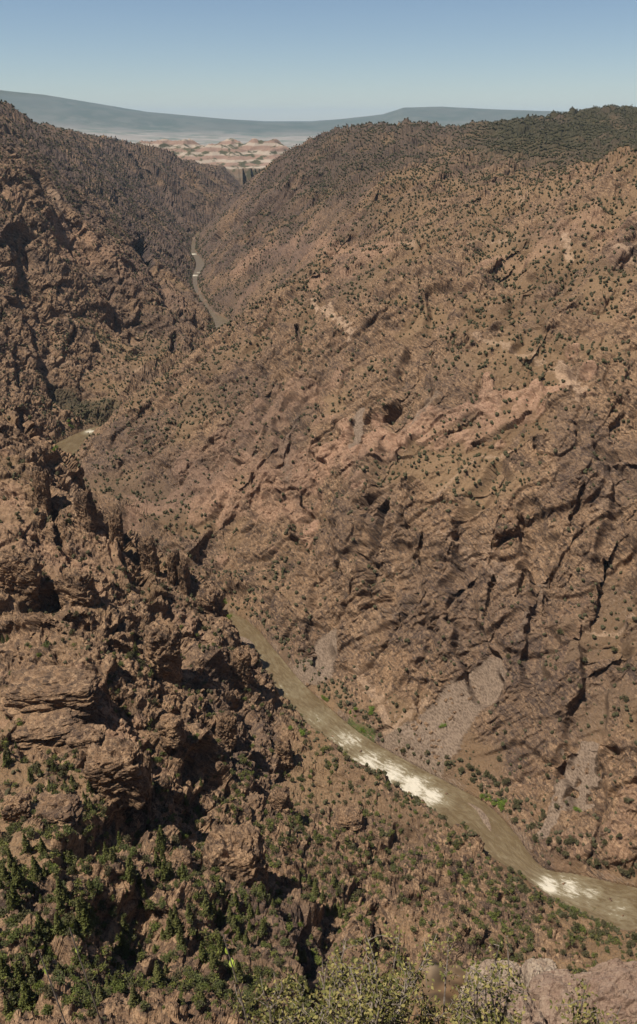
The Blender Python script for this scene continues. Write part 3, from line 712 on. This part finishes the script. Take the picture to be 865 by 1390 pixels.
# junipers and pinyons over all slopes
cell = None
P3 = np.stack([X, Y, Z], -1).reshape(nA, nR, 3)
ar = np.zeros((nA, nR)); ar[1:, 1:] = np.linalg.norm(np.cross(P3[1:, 1:] - P3[:-1, 1:], P3[1:, 1:] - P3[1:, :-1]), axis=-1); ar = ar.ravel()
ok = (r_ > 170) & (r_ < 6500) & (np.abs(az_) < R(34)) & ((D > 3) | (gorge < .5)) & (NZ > .22)
clump = fbm(X, Y, Z, 90, 201, 3); fine = vnoise(X, Y, Z, 22, 205)
dens = sstep(-.5, .30, clump + .5 * (.45 - rk) + .25 * fine + .35 * (NZ - .7)) * (.18 + sstep(.15, .65, NZ))
dens *= (1 - .92 * sstep(.2, .5, talus)) * (1 - .6 * slab) * (1 - .7 * np.minimum(notch, 1)) * (1 - .8 * pink)
nearspur = (river_side < 0) & (Y < 905)
dens *= np.where(nearspur, .6, 1) 
low = (~nearspur) & (Z < 170) & (Y < 1300); dens *= np.where(low, .75, 1)
dens = np.where((D < 26) & (gorge > .5), np.maximum(dens, .2) * 3.5, dens)
dens *= 1 * (1 + 1.2 * wood)
dens *= 1 + .7 * far * (Z > 250)
dens *= np.interp(r_, [0, 900, 1600, 3000, 6500], [1, 1, .95, .7, .45])
wgt = np.where(ok & shows, 1, np.where(ok, .25, 0)) * dens * ar
print('weight sum', wgt.sum(), 'shown', (wgt * shows).sum())
NT_ = int(min(72000, wgt.sum() / 15))
pick = RS.choice(len(wgt), size=NT_, replace=False, p=wgt / wgt.sum())
ssz = (.42 + 1.15 * RS.uniform(0, 1, NT_) ** 1.5) * 1.08 * np.interp(r_[pick], [0, 1500, 4000], [.92, 1.05, 1.5])
rank = np.where(shows[pick] & (PU[pick] > 4) & (PU[pick] < 861), ssz / PD[pick], 0)
order = np.argsort(-rank); first = order[:300]; rest = order[300:]
it = [place('juniper', pick[i], float(ssz[i]), 'junipers and pinyons dotting the slopes', 'juniper') for i in first]
name_all(it, 'dark olive juniper')
def low_crown(rs, lobes=3):
    ico = []
    t = (1 + 5 ** .5) / 2
    V = np.array([(-1, t, 0), (1, t, 0), (-1, -t, 0), (1, -t, 0), (0, -1, t), (0, 1, t), (0, -1, -t), (0, 1, -t), (t, 0, -1), (t, 0, 1), (-t, 0, -1), (-t, 0, 1)]) / 1.9
    F = np.array([(0, 11, 5), (0, 5, 1), (0, 1, 7), (0, 7, 10), (0, 10, 11), (1, 5, 9), (5, 11, 4), (11, 10, 2), (10, 7, 6), (7, 1, 8), (3, 9, 4), (3, 4, 2), (3, 2, 6), (3, 6, 8), (3, 8, 9), (4, 9, 5), (2, 4, 11), (6, 2, 10), (8, 6, 7), (9, 8, 1)])
    ps = []
    for k in range(lobes):
        c = np.array([rs.uniform(-1, 1), rs.uniform(-1, 1), rs.uniform(1.2, 2.6)]) * (.9, .9, 1) if k else np.array([0, 0, 1.4])
        ps.append((V * rs.uniform(.75, 1.25, (12, 1)) * rs.uniform(.9, 1.35) * (1 if k else 1.25) + c, F))
    return join(ps)
protos = [low_crown(np.random.default_rng(300 + k)) for k in range(8)]
Vs = []; Fs = []; Ts = []; o_ = 0
which = RS.integers(8, size=len(rest)); ang = RS.uniform(0, 6.28, len(rest)); tn = RS.uniform(0, 1, len(rest))
for kx in range(8):
    V, F = protos[kx]; mm = rest[which == kx]; a = ang[which == kx]; n_ = len(mm)
    if n_ == 0: continue
    ca_, sa_ = np.cos(a)[:, None], np.sin(a)[:, None]; s3 = ssz[mm][:, None]
    vx = (V[:, 0] * ca_ - V[:, 1] * sa_) * s3 + X[pick[mm]][:, None]; vy = (V[:, 0] * sa_ + V[:, 1] * ca_) * s3 + Y[pick[mm]][:, None]; vz = V[:, 2] * s3 + Z[pick[mm]][:, None] - .3
    Vs.append(np.stack([vx, vy, vz], -1).reshape(-1, 3)); Fs.append((F[None] + np.arange(n_)[:, None, None] * len(V)).reshape(-1, 3) + o_); o_ += n_ * len(V)
    Ts.append(np.repeat(tn[which == kx], len(V)))
g = NT('scrub_leaf')
c = g.mix(g.ss(g.noise(.9, 2), .35, .65), (.042, .042, .018), (.080, .074, .034)); c = g.mix(g.math('MULTIPLY', g.attr('t'), .6), c, (.080, .070, .042))
g.L.new(c, g.b.inputs['Base Color']); g.b.inputs['Roughness'].default_value = .8
link('juniper_scrub', mesh_from('juniper_scrub', np.concatenate(Vs), np.concatenate(Fs), g.m, dict(t=np.concatenate(Ts))), kind='stuff', label='thousands of small dark junipers and pinyons dotting the far slopes of the gorge', category='scrub')
# low greenery of the near spur, far too much to count
wn2 = np.where(shows & nearspur & (PV > 850) & (NZ > .2), 1, 0) * ar * (.15 + sstep(-.3, .3, clump)) * np.interp(PV, [850, 980, 1120, 1300], [.25, .7, 2.2, 4.0]) * np.interp(PU, [0, 330, 560, 865], [1.2, 1.1, .7, .5]) * (1 - .8 * slab)
pk = RS.choice(len(wn2), size=2700, replace=False, p=wn2 / wn2.sum()); Vs = []; Fs = []; Ts = []; o_ = 0
lp_ = [round_crown(2.6, RS.uniform(3.2, 4.6), 5, 150, .42, RS) for _ in range(8)]
for j_, i in enumerate(pk):
    V, F = lp_[j_ % 8]; sc_ = RS.uniform(.35, 1.5); a = RS.uniform(0, 6.28); ca_, sa_ = math.cos(a), math.sin(a)
    Vs.append(np.stack([(V[:, 0] * ca_ - V[:, 1] * sa_) * sc_ + X[i], (V[:, 0] * sa_ + V[:, 1] * ca_) * sc_ + Y[i], V[:, 2] * sc_ + Z[i] - .3], -1)); Fs.append(F + o_); o_ += len(V)
    Ts.append(np.full(len(V), RS.uniform()))
g = NT('undergrowth_leaf'); c = g.mix(g.attr('t'), (.055, .065, .015), (.150, .155, .036)); c = g.mix(g.ss(g.noise(.4, 2), .4, .6), c, (.075, .072, .035))
g.L.new(c, g.b.inputs['Base Color']); g.b.inputs['Roughness'].default_value = .8
link('undergrowth', mesh_from('undergrowth', np.concatenate(Vs), np.concatenate(Fs), g.m, dict(t=np.concatenate(Ts))), kind='stuff', label='low green undergrowth between the rocks of the near spur', category='undergrowth')
print('plants', time.time() - T0, NT_, wgt.sum())

# ------------------------------------------------------------------ outcrops, boulders, gravel
def block_mesh(name, sx, sy, sz, seed, n=26, lam=.35, rough=.16, boxy=5.0, rockv=1.0, material=None, extra=None):
    """one solid rock: a rounded box broken by facet noise and ledges"""
    u = np.linspace(-1, 1, n); a, b = np.meshgrid(u, u, indexing='ij'); o = np.ones_like(a)
    Vs, Fs, q = [], [], 0
    for f in range(6):
        ax = f // 2; sg = 1 if f % 2 else -1
        c = [None] * 3; c[ax] = o * sg; c[(ax + 1) % 3] = a * sg; c[(ax + 2) % 3] = b
        Vs.append(np.stack(c, -1).reshape(-1, 3)); ii = np.arange(n * n).reshape(n, n)
        Fs.append(np.stack([ii[:-1, :-1], ii[1:, :-1], ii[1:, 1:], ii[:-1, 1:]], -1).reshape(-1, 4) + q); q += n * n
    V = np.concatenate(Vs); F = np.concatenate(Fs)
    key = np.round(V * 1000).astype(int); _, first, inv = np.unique(key, axis=0, return_index=True, return_inverse=True)
    V = V[first]; F = inv.ravel()[F]
    d = V / np.linalg.norm(V, axis=1, keepdims=True)
    V = d / (np.abs(d) ** boxy).sum(1, keepdims=True) ** (1 / boxy)
    q = V + seed * 3.1
    r = facet(q[:, 0], q[:, 1], q[:, 2] * 1.6, lam * 2.2, seed, 1.4) * rough * 1.7 + facet(q[:, 0], q[:, 1], q[:, 2] * 2, lam, seed + 1, 1.5) * rough + facet(q[:, 0], q[:, 1], q[:, 2] * 2, lam * .4, seed + 2, 1.5) * rough * .45
    led = facet(q[:, 0] * .2, q[:, 1] * .2, q[:, 2], lam * .8, seed + 3, .2) * rough * .8
    V = V + d * r[:, None] + d * (1, 1, 0) * led[:, None]
    V = V * (sx / 2, sy / 2, sz / 2)
    at = dict(rock=np.full(len(V), rockv), tint=np.full(len(V), .5)); at.update({k_: np.full(len(V), v_) for k_, v_ in (extra or {}).items()})
    return mesh_from(name, V, F, material or M_ROCK, at)
OUT = [  # u, v, width px, depth factor, height px, turn, boxiness, label
    (163, 1040, 66, .8, 62, 12, 7, 'blocky grey brown outcrop left of the black crack on the near spur'),
    (203, 1045, 22, 1.6, 80, 8, 6, 'tall narrow slab right of the black crack on the near spur'),
    (82, 1100, 60, .8, 34, -8, 7, 'square grey outcrop beside the dark firs at lower left'),
    (25, 1098, 34, .9, 40, 15, 6, 'small square outcrop at the left edge below the firs'),
    (325, 1165, 78, .9, 84, 10, 3.2, 'big rounded tan outcrop among bushes on the lower near spur'),
    (70, 935, 110, .6, 34, 6, 6, 'long flat ledge of pale rock at the left above the firs'),
    (60, 985, 90, .6, 26, 3, 6, 'low flat ledge just below the long pale ledge'),
    (225, 880, 44, 1.0, 64, 20, 5, 'brown crag with a shadowed right face on the near spur'),
    (286, 815, 26, 1.0, 30, 0, 5, 'dark crag at the right end of the jagged crest'),
    (330, 905, 26, 1.0, 44, 12, 5, 'narrow crag on the crest beside the river bend'),
    (385, 1085, 26, .9, 34, -6, 5, 'small leaning outcrop on the slope below the gorge crest'),
    (70, 655, 20, 1.1, 62, 14, 4.5, 'tallest spire at the upper end of the jagged crest'),
    (122, 692, 20, 1.2, 46, -10, 4.5, 'pointed brown spire on the crest, right of the tallest spire'),
    (165, 712, 18, 1.1, 50, 20, 5, 'narrow spire on the crest above the hidden river bend'),
    (205, 752, 22, 1.0, 44, 5, 5, 'blunt block on the crest between the narrow spire and twin fins'),
    (236, 768, 12, 1.8, 46, -14, 5, 'left of two thin rock fins on the jagged crest'),
    (256, 782, 11, 1.8, 44, -10, 5, 'right of two thin rock fins on the jagged crest'),
    (30, 780, 54, .8, 60, 10, 5, 'broad smooth faced brown cliff block near the left edge'),
    (110, 800, 44, .8, 54, -12, 5, 'leaning slab below the crest in the upper part of the spur'),
    (120, 1000, 44, .9, 24, 6, 7, 'flat topped ledge block left of the blocky cracked outcrop'),
    (232, 985, 30, .9, 30, -9, 6, 'small square block above and right of the tall narrow slab'),
    (310, 985, 26, .9, 40, 16, 5, 'upright tan block on the right side of the spur'),
    (390, 1015, 20, 1.0, 34, 5, 5, 'rusty crag beside the river at the start of the rapids'),
    (250, 1165, 26, .9, 24, 4, 6, 'low pale block in the woods left of the rounded outcrop'),
    (470, 1110, 34, .9, 26, -8, 5, 'brown knob on the slope just below the rapids')]
for n_, (u, v, w_, df, h_, rot, bx_, lab) in enumerate(OUT):
    i = hit(u, v + h_ * .25); mpp = PD[i] / F0; sx, sz = w_ * mpp, h_ * mpp * 1.35
    o = link('rock_outcrop', block_mesh('rock_outcrop', sx, sx * df, sz, 40 + n_ * 5, 60, .36, .13, bx_), label=lab, category='rock outcrop', group='outcrops on the near spur')
    o.location = (X[i], Y[i], Z[i] + sz * .10); o.rotation_euler = (R(-4), R(5 if n_ % 2 else -6), R(rot))
bm_ = [block_mesh('boulder', 1, .8, .75, 200 + k * 7, 12, .6, .25, 3) for k in range(5)]
SP = [(610, 950, 30, 22), (570, 1005, 26, 24), (540, 1030, 16, 12), (590, 1030, 20, 14), (425, 900, 14, 5), (785, 1040, 12, 5), (760, 1090, 10, 3), (640, 930, 10, 3), (500, 1010, 10, 3), (415, 930, 8, 2), (720, 1160, 10, 2)]
it = []
for i in scatter_px(SP, RS):
    o = link('boulder', bm_[RS.integers(5)]); sz = float(1.3 + 3.2 * RS.uniform() ** 2); o.scale = (sz * 1.2, sz, sz); o.location = (X[i], Y[i], Z[i] + .1 * sz)
    o.rotation_euler = (0, 0, float(RS.uniform(0, 6))); o['category'] = 'boulder'; o['group'] = 'loose boulders on the scree'; it.append([o, float(PU[i]), float(PV[i]), sz])
name_all(it, 'tan angular boulder')
it = []
for u, v, sz in [(490, 1020, 2.2), (512, 1052, 3), (536, 1066, 2.4), (556, 1077, 2.6), (574, 1088, 3.2), (606, 1078, 2.2), (352, 893, 1.8), (740, 1222, 3.4), (752, 1229, 2.6), (765, 1200, 2.0), (829, 1222, 2.4), (846, 1243, 1.8), (452, 1000, 2.0), (120, 588, 3.2)]:
    p = P(u, v, z=0); o = link('river_rock', bm_[RS.integers(5)]); o.scale = (sz * 1.3, sz, sz); o.location = (p[0], p[1], .2 * sz)
    o.rotation_euler = (0, 0, float(RS.uniform(0, 6))); o['category'] = 'rock'; o['group'] = 'rocks standing in the rapids'; it.append([o, u, v, sz])
name_all(it, 'wet brown river rock')
def bar(name, pix, widths, h):
    pts = catmull([P(u, v, z=0)[:2] + (w_,) for (u, v), w_ in zip(pix, widths)], 12); t = np.gradient(pts[:, :2], axis=0); t /= np.linalg.norm(t, axis=1, keepdims=True)
    of = np.linspace(-1, 1, 15); prof = (1 - of ** 2)
    fade = np.sin(np.linspace(0, math.pi, len(pts))) ** .5
    x = pts[:, None, 0] - t[:, None, 1] * of * pts[:, None, 2] * fade[:, None]; y = pts[:, None, 1] + t[:, None, 0] * of * pts[:, None, 2] * fade[:, None]
    z = -.3 + (h + .4) * prof * fade[:, None] + .15 * vnoise(x, y, 0 * x, 2.5, 3)
    ii = np.arange(x.size).reshape(x.shape); F = np.stack([ii[:-1, :-1], ii[:-1, 1:], ii[1:, 1:], ii[1:, :-1]], -1).reshape(-1, 4)[:, ::-1]
    link(name, mesh_from(name, np.stack([x, y, z], -1).reshape(-1, 3), F, M_ROCK, dict(talus=np.ones(x.size))), kind='structure')
bar('gravel_bar', [(318, 862), (330, 868), (340, 877), (348, 887)], [2, 6, 7, 2], .9)
bar('gravel_bar', [(632, 1088), (650, 1100), (660, 1115), (668, 1132)], [2, 4, 5, 2], .5)

# ------------------------------------------------------------------ the rim in the foreground
def ground(x, y): return float(base_z(np.array([math.atan2(x, y)]), np.array([math.hypot(x, y)]))[0])
g = NT('shrub_leaf'); oi = g.attr('t')
g.L.new(g.mix(oi, (.075, .080, .020), (.28, .23, .08)), g.b.inputs['Base Color']); g.b.inputs['Roughness'].default_value = .6; M_SHL = g.m
g = NT('twig'); g.L.new(g.mix(g.ss(g.noise(30, 3), .3, .7), (.11, .085, .065), (.30, .25, .20)), g.b.inputs['Base Color']); M_TWIG = g.m
def leaf_quads(pts, size, rs):
    V, F = shards(pts, size, rs, .3); return V, F, np.repeat(rs.uniform(0, 1, len(pts)) ** 1.3, 4)
def shrub(u, v, y, rad, nb, label, seed):
    rs = np.random.default_rng(seed); c = np.array(P(u, v, y=y)); gz = ground(c[0], c[1]); root = np.array([c[0], c[1], gz - .1])
    e = bpy.data.objects.new('shrub', None); C.objects.link(e); e.location = root; e['label'] = label; e['category'] = 'shrub'; e['group'] = 'shrubs on the rim in the foreground'
    tb = []; lf = []
    for k_ in range(nb):
        d = rs.normal(size=3); d /= np.linalg.norm(d); tip = c - root + d * rad * rs.uniform(.6, 1.1) * (1, 1, .75); st = np.array([rs.uniform(-.2, .2), rs.uniform(-.2, .2), 0])
        mid_ = (c - root) * (.7, .7, .62) + d * rad * .3
        pth = catmull([st, st * .5 + mid_ * .5, mid_, (mid_ + tip) / 2 + rs.normal(size=3) * rad * .06, tip], 4)
        tb.append(tube(pth, np.linspace(.022, .004, len(pth)), 5))
        for s_i in range(9):
            p0 = pth[rs.integers(len(pth) // 2 + 1, len(pth))]; dd = d * .6 + rs.normal(size=3) * .7; dd /= np.linalg.norm(dd); ln = rad * rs.uniform(.15, .42)
            p1 = p0 + dd * ln * .5 + rs.normal(size=3) * .02; p2 = p0 + dd * ln + rs.normal(size=3) * .03
            tb.append(tube([p0, p1, p2], [.005, .0035, .002], 4))
            m_ = rs.integers(7, 15); tt = rs.uniform(.15, 1.05, (m_, 1)); lf.append(p0 + (p2 - p0) * tt + rs.normal(size=(m_, 3)) * .035)
    V, F = join(tb); o = link('branch', mesh_from('branch', V, F, M_TWIG)); o.parent = e
    V, F, t_a = leaf_quads(np.concatenate(lf), .021, rs); o = link('foliage', mesh_from('foliage', V, F, M_SHL, dict(t=t_a))); o.parent = e
shrub(440, 1368, 4.4, .52, 18, 'sparse yellow green shrub at the left end of the foreground thicket', 1)
shrub(530, 1350, 4.2, .56, 22, 'dense leafy yellow green shrub in the middle of the foreground thicket', 2)
shrub(610, 1358, 4.6, .50, 18, 'leafy yellow green shrub just left of the pale foreground boulder', 3)
shrub(500, 1395, 3.7, .55, 22, 'low leafy shrub at the bottom edge below the foreground thicket', 4)
shrub(690, 1345, 4.1, .45, 14, 'sparse twiggy shrub in front of the pale foreground boulder', 5)
shrub(800, 1385, 4.0, .42, 12, 'twiggy shrub at the lower right in front of the brown ledge', 6)
shrub(370, 1390, 3.9, .42, 12, 'small twiggy shrub at the bottom left of the foreground thicket', 7)
def rim_rock(u, v, y, w, dpt, lab, seed, rockv=1.0, extra=None, n=60):
    c = P(u, v, y=y); gz = ground(c[0], c[1]); hgt = max(c[2] - gz + .3, .8)
    o = link('boulder', block_mesh('boulder', w, dpt, hgt, seed, n, .3, .06, 3.5, rockv, M_NEAR, extra), label=lab, category='boulder')
    o.location = (c[0], c[1], c[2] - hgt / 2)
g = NT('rim_rock'); n1 = g.noise(5, 6, .7); n2 = g.noise(24, 5, .7)
c = g.mix(g.ss(n1, .35, .65), (.30, .215, .15), (.50, .40, .29)); c = g.mix(g.ss(n2, .5, .62), c, (.14, .10, .075)); c = g.mix(g.math('SUBTRACT', 1.0, g.attr('rock')), c, (.22, .13, .09))
g.L.new(c, g.b.inputs['Base Color']); g.b.inputs['Roughness'].default_value = .95; g.L.new(g.bump(g.math('ADD', n1, n2), .06, .8), g.b.inputs['Normal']); M_NEAR = g.m
g = NT('rim_rock'); n1 = g.noise(5, 6, .7); n2 = g.noise(24, 5, .7)
c = g.mix(g.ss(n1, .35, .65), (.28, .20, .14), (.46, .37, .27)); c = g.mix(g.ss(n2, .5, .62), c, (.17, .12, .09)); c = g.mix(g.math('SUBTRACT', 1.0, g.attr('rock')), c, (.22, .13, .09))
g.L.new(c, g.b.inputs['Base Color']); g.b.inputs['Roughness'].default_value = .95; g.L.new(g.bump(g.math('ADD', n1, n2), .06, .8), g.b.inputs['Normal']); M_NEAR = g.m
rim_rock(676, 1322, 5.6, .75, .55, 'pale tan boulder behind the foreground shrubs', 11)
rim_rock(742, 1325, 5.9, .50, .7, 'low pale boulder just right of the tan foreground boulder', 12)
rim_rock(860, 1325, 6.4, 1.2, .7, 'broad brown rim boulder in the lower right corner', 13, .4)
rim_rock(785, 1350, 5.3, 1.1, .9, 'brown rock under the pale boulders at the bottom right', 14, .5)
rim_rock(690, 1370, 5.0, .9, .8, 'half hidden brown rock below the pale tan boulder', 15, .6)
rim_rock(850, 1340, 5.2, 1.0, .8, 'lowest brown rock in the lower right corner', 16, .4)
g = NT('fresh_leaf'); g.L.new(g.mix(g.ss(g.noise(20), .3, .7), (.20, .26, .035), (.34, .38, .07)), g.b.inputs['Base Color']); g.b.inputs['Roughness'].default_value = .5; M_FRESH = g.m
def sprig(u, v, y, n, lab, seed, size=.030):
    rs = np.random.default_rng(seed); c = np.array(P(u, v, y=y)); gz = ground(c[0], c[1]); root = np.array([c[0] + .1, c[1] - .15, gz - .05]); tip = c - root
    e = bpy.data.objects.new('sprig', None); C.objects.link(e); e.location = root; e['label'] = lab; e['category'] = 'sprig'
    pth = catmull([(0, 0, 0), tip * .5 + (.04, 0, .03), tip], 8)
    V, F = tube(pth, np.linspace(.006, .002, len(pth)), 6); o = link('stem', mesh_from('stem', V, F, M_TWIG)); o.parent = e
    for k_ in range(n):
        p = pth[-1 - (k_ * 2) % 9]; a = k_ * 2.4 + rs.uniform(-.3, .3); d = np.array([math.cos(a), math.sin(a) * .7, .75]); d /= np.linalg.norm(d); sd_ = np.cross(d, (0, .9, .4)); sd_ /= np.linalg.norm(sd_); nn_ = np.cross(d, sd_)
        L = size * rs.uniform(.8, 1.25); pr = [(0, .0), (.25, .30), (.5, .36), (.75, .25), (1, .0)]; V = []
        for tt, ww in pr:
            m_ = p + d * L * tt - nn_ * L * .25 * tt * tt
            V += [m_ - sd_ * L * ww + nn_ * L * ww * .3, m_, m_ + sd_ * L * ww + nn_ * L * ww * .3]
        F = [(3 * r0 + c0, 3 * r0 + c0 + 1, 3 * r0 + c0 + 4, 3 * r0 + c0 + 3) for r0 in range(4) for c0 in (0, 1)]
        o = link('leaf', mesh_from('leaf', V, F, M_FRESH, smooth=True)); o.parent = e
sprig(303, 1268, 1.9, 7, 'bright yellow green sprig poking up at the bottom edge', 5)
sprig(94, 1258, 1.9, 5, 'small yellow green sprig poking up at the lower left', 6, .024)
sprig(52, 1288, 1.8, 5, 'lowest bright sprig near the lower left corner', 8, .024)
print('rocks', time.time() - T0)
# ------------------------------------------------------------------ light, sky and air
SUN_EL, SUN_AZ = 66.0, -112.0           # azimuth from +Y towards +X
sd = bpy.data.lights.new('sun', 'SUN'); sd.energy = 5.0; sd.angle = R(.5); sd.color = (1, .93, .84)
so = bpy.data.objects.new('sun', sd); C.objects.link(so)
so.rotation_euler = (R(90 - SUN_EL), 0, R(180 - SUN_AZ))
wrd = bpy.data.worlds.new('World'); bpy.context.scene.world = wrd; wrd.use_nodes = True
nt = wrd.node_tree; nt.nodes.clear()
sky = nt.nodes.new('ShaderNodeTexSky'); sky.sky_type = 'NISHITA'; sky.sun_disc = False
sky.sun_elevation = R(SUN_EL); sky.sun_rotation = R(SUN_AZ); sky.altitude = 2200; sky.air_density = 1.0; sky.dust_density = .7; sky.ozone_density = 1.6
bg = nt.nodes.new('ShaderNodeBackground'); bg.inputs['Strength'].default_value = .070
wo = nt.nodes.new('ShaderNodeOutputWorld')
nt.links.new(sky.outputs[0], bg.inputs[0]); nt.links.new(bg.outputs[0], wo.inputs[0])
HAZE = 1.1e-5
if HAZE:
    hm = bpy.data.materials.new('haze'); hm.use_nodes = True; t = hm.node_tree; t.nodes.clear()
    pv = t.nodes.new('ShaderNodeVolumePrincipled'); o_ = t.nodes.new('ShaderNodeOutputMaterial')
    pv.inputs['Color'].default_value = (.64, .83, 1.0, 1); pv.inputs['Density'].default_value = HAZE; pv.inputs['Anisotropy'].default_value = -.05
    t.links.new(pv.outputs[0], o_.inputs['Volume'])
    e = 90000.0; zb, zt = -420.0, 1500.0
    V = [(sx * e, sy * e, z) for z in (zb, zt) for sx, sy in ((-1, -1), (1, -1), (1, 1), (-1, 1))]
    F_ = [(3, 2, 1, 0), (4, 5, 6, 7), (0, 1, 5, 4), (1, 2, 6, 5), (2, 3, 7, 6), (3, 0, 4, 7)]
    link('haze', mesh_from('haze', V, F_, hm), kind='stuff')
sc = bpy.context.scene
sc.view_settings.view_transform = 'Standard'; sc.view_settings.look = 'None'; sc.view_settings.gamma = 1; sc.view_settings.exposure = 0.32
sc.view_settings.use_curve_mapping = False
sc.cycles.volume_bounces = 0; sc.cycles.max_bounces = 4; sc.cycles.diffuse_bounces = 2
print('done', time.time() - T0)
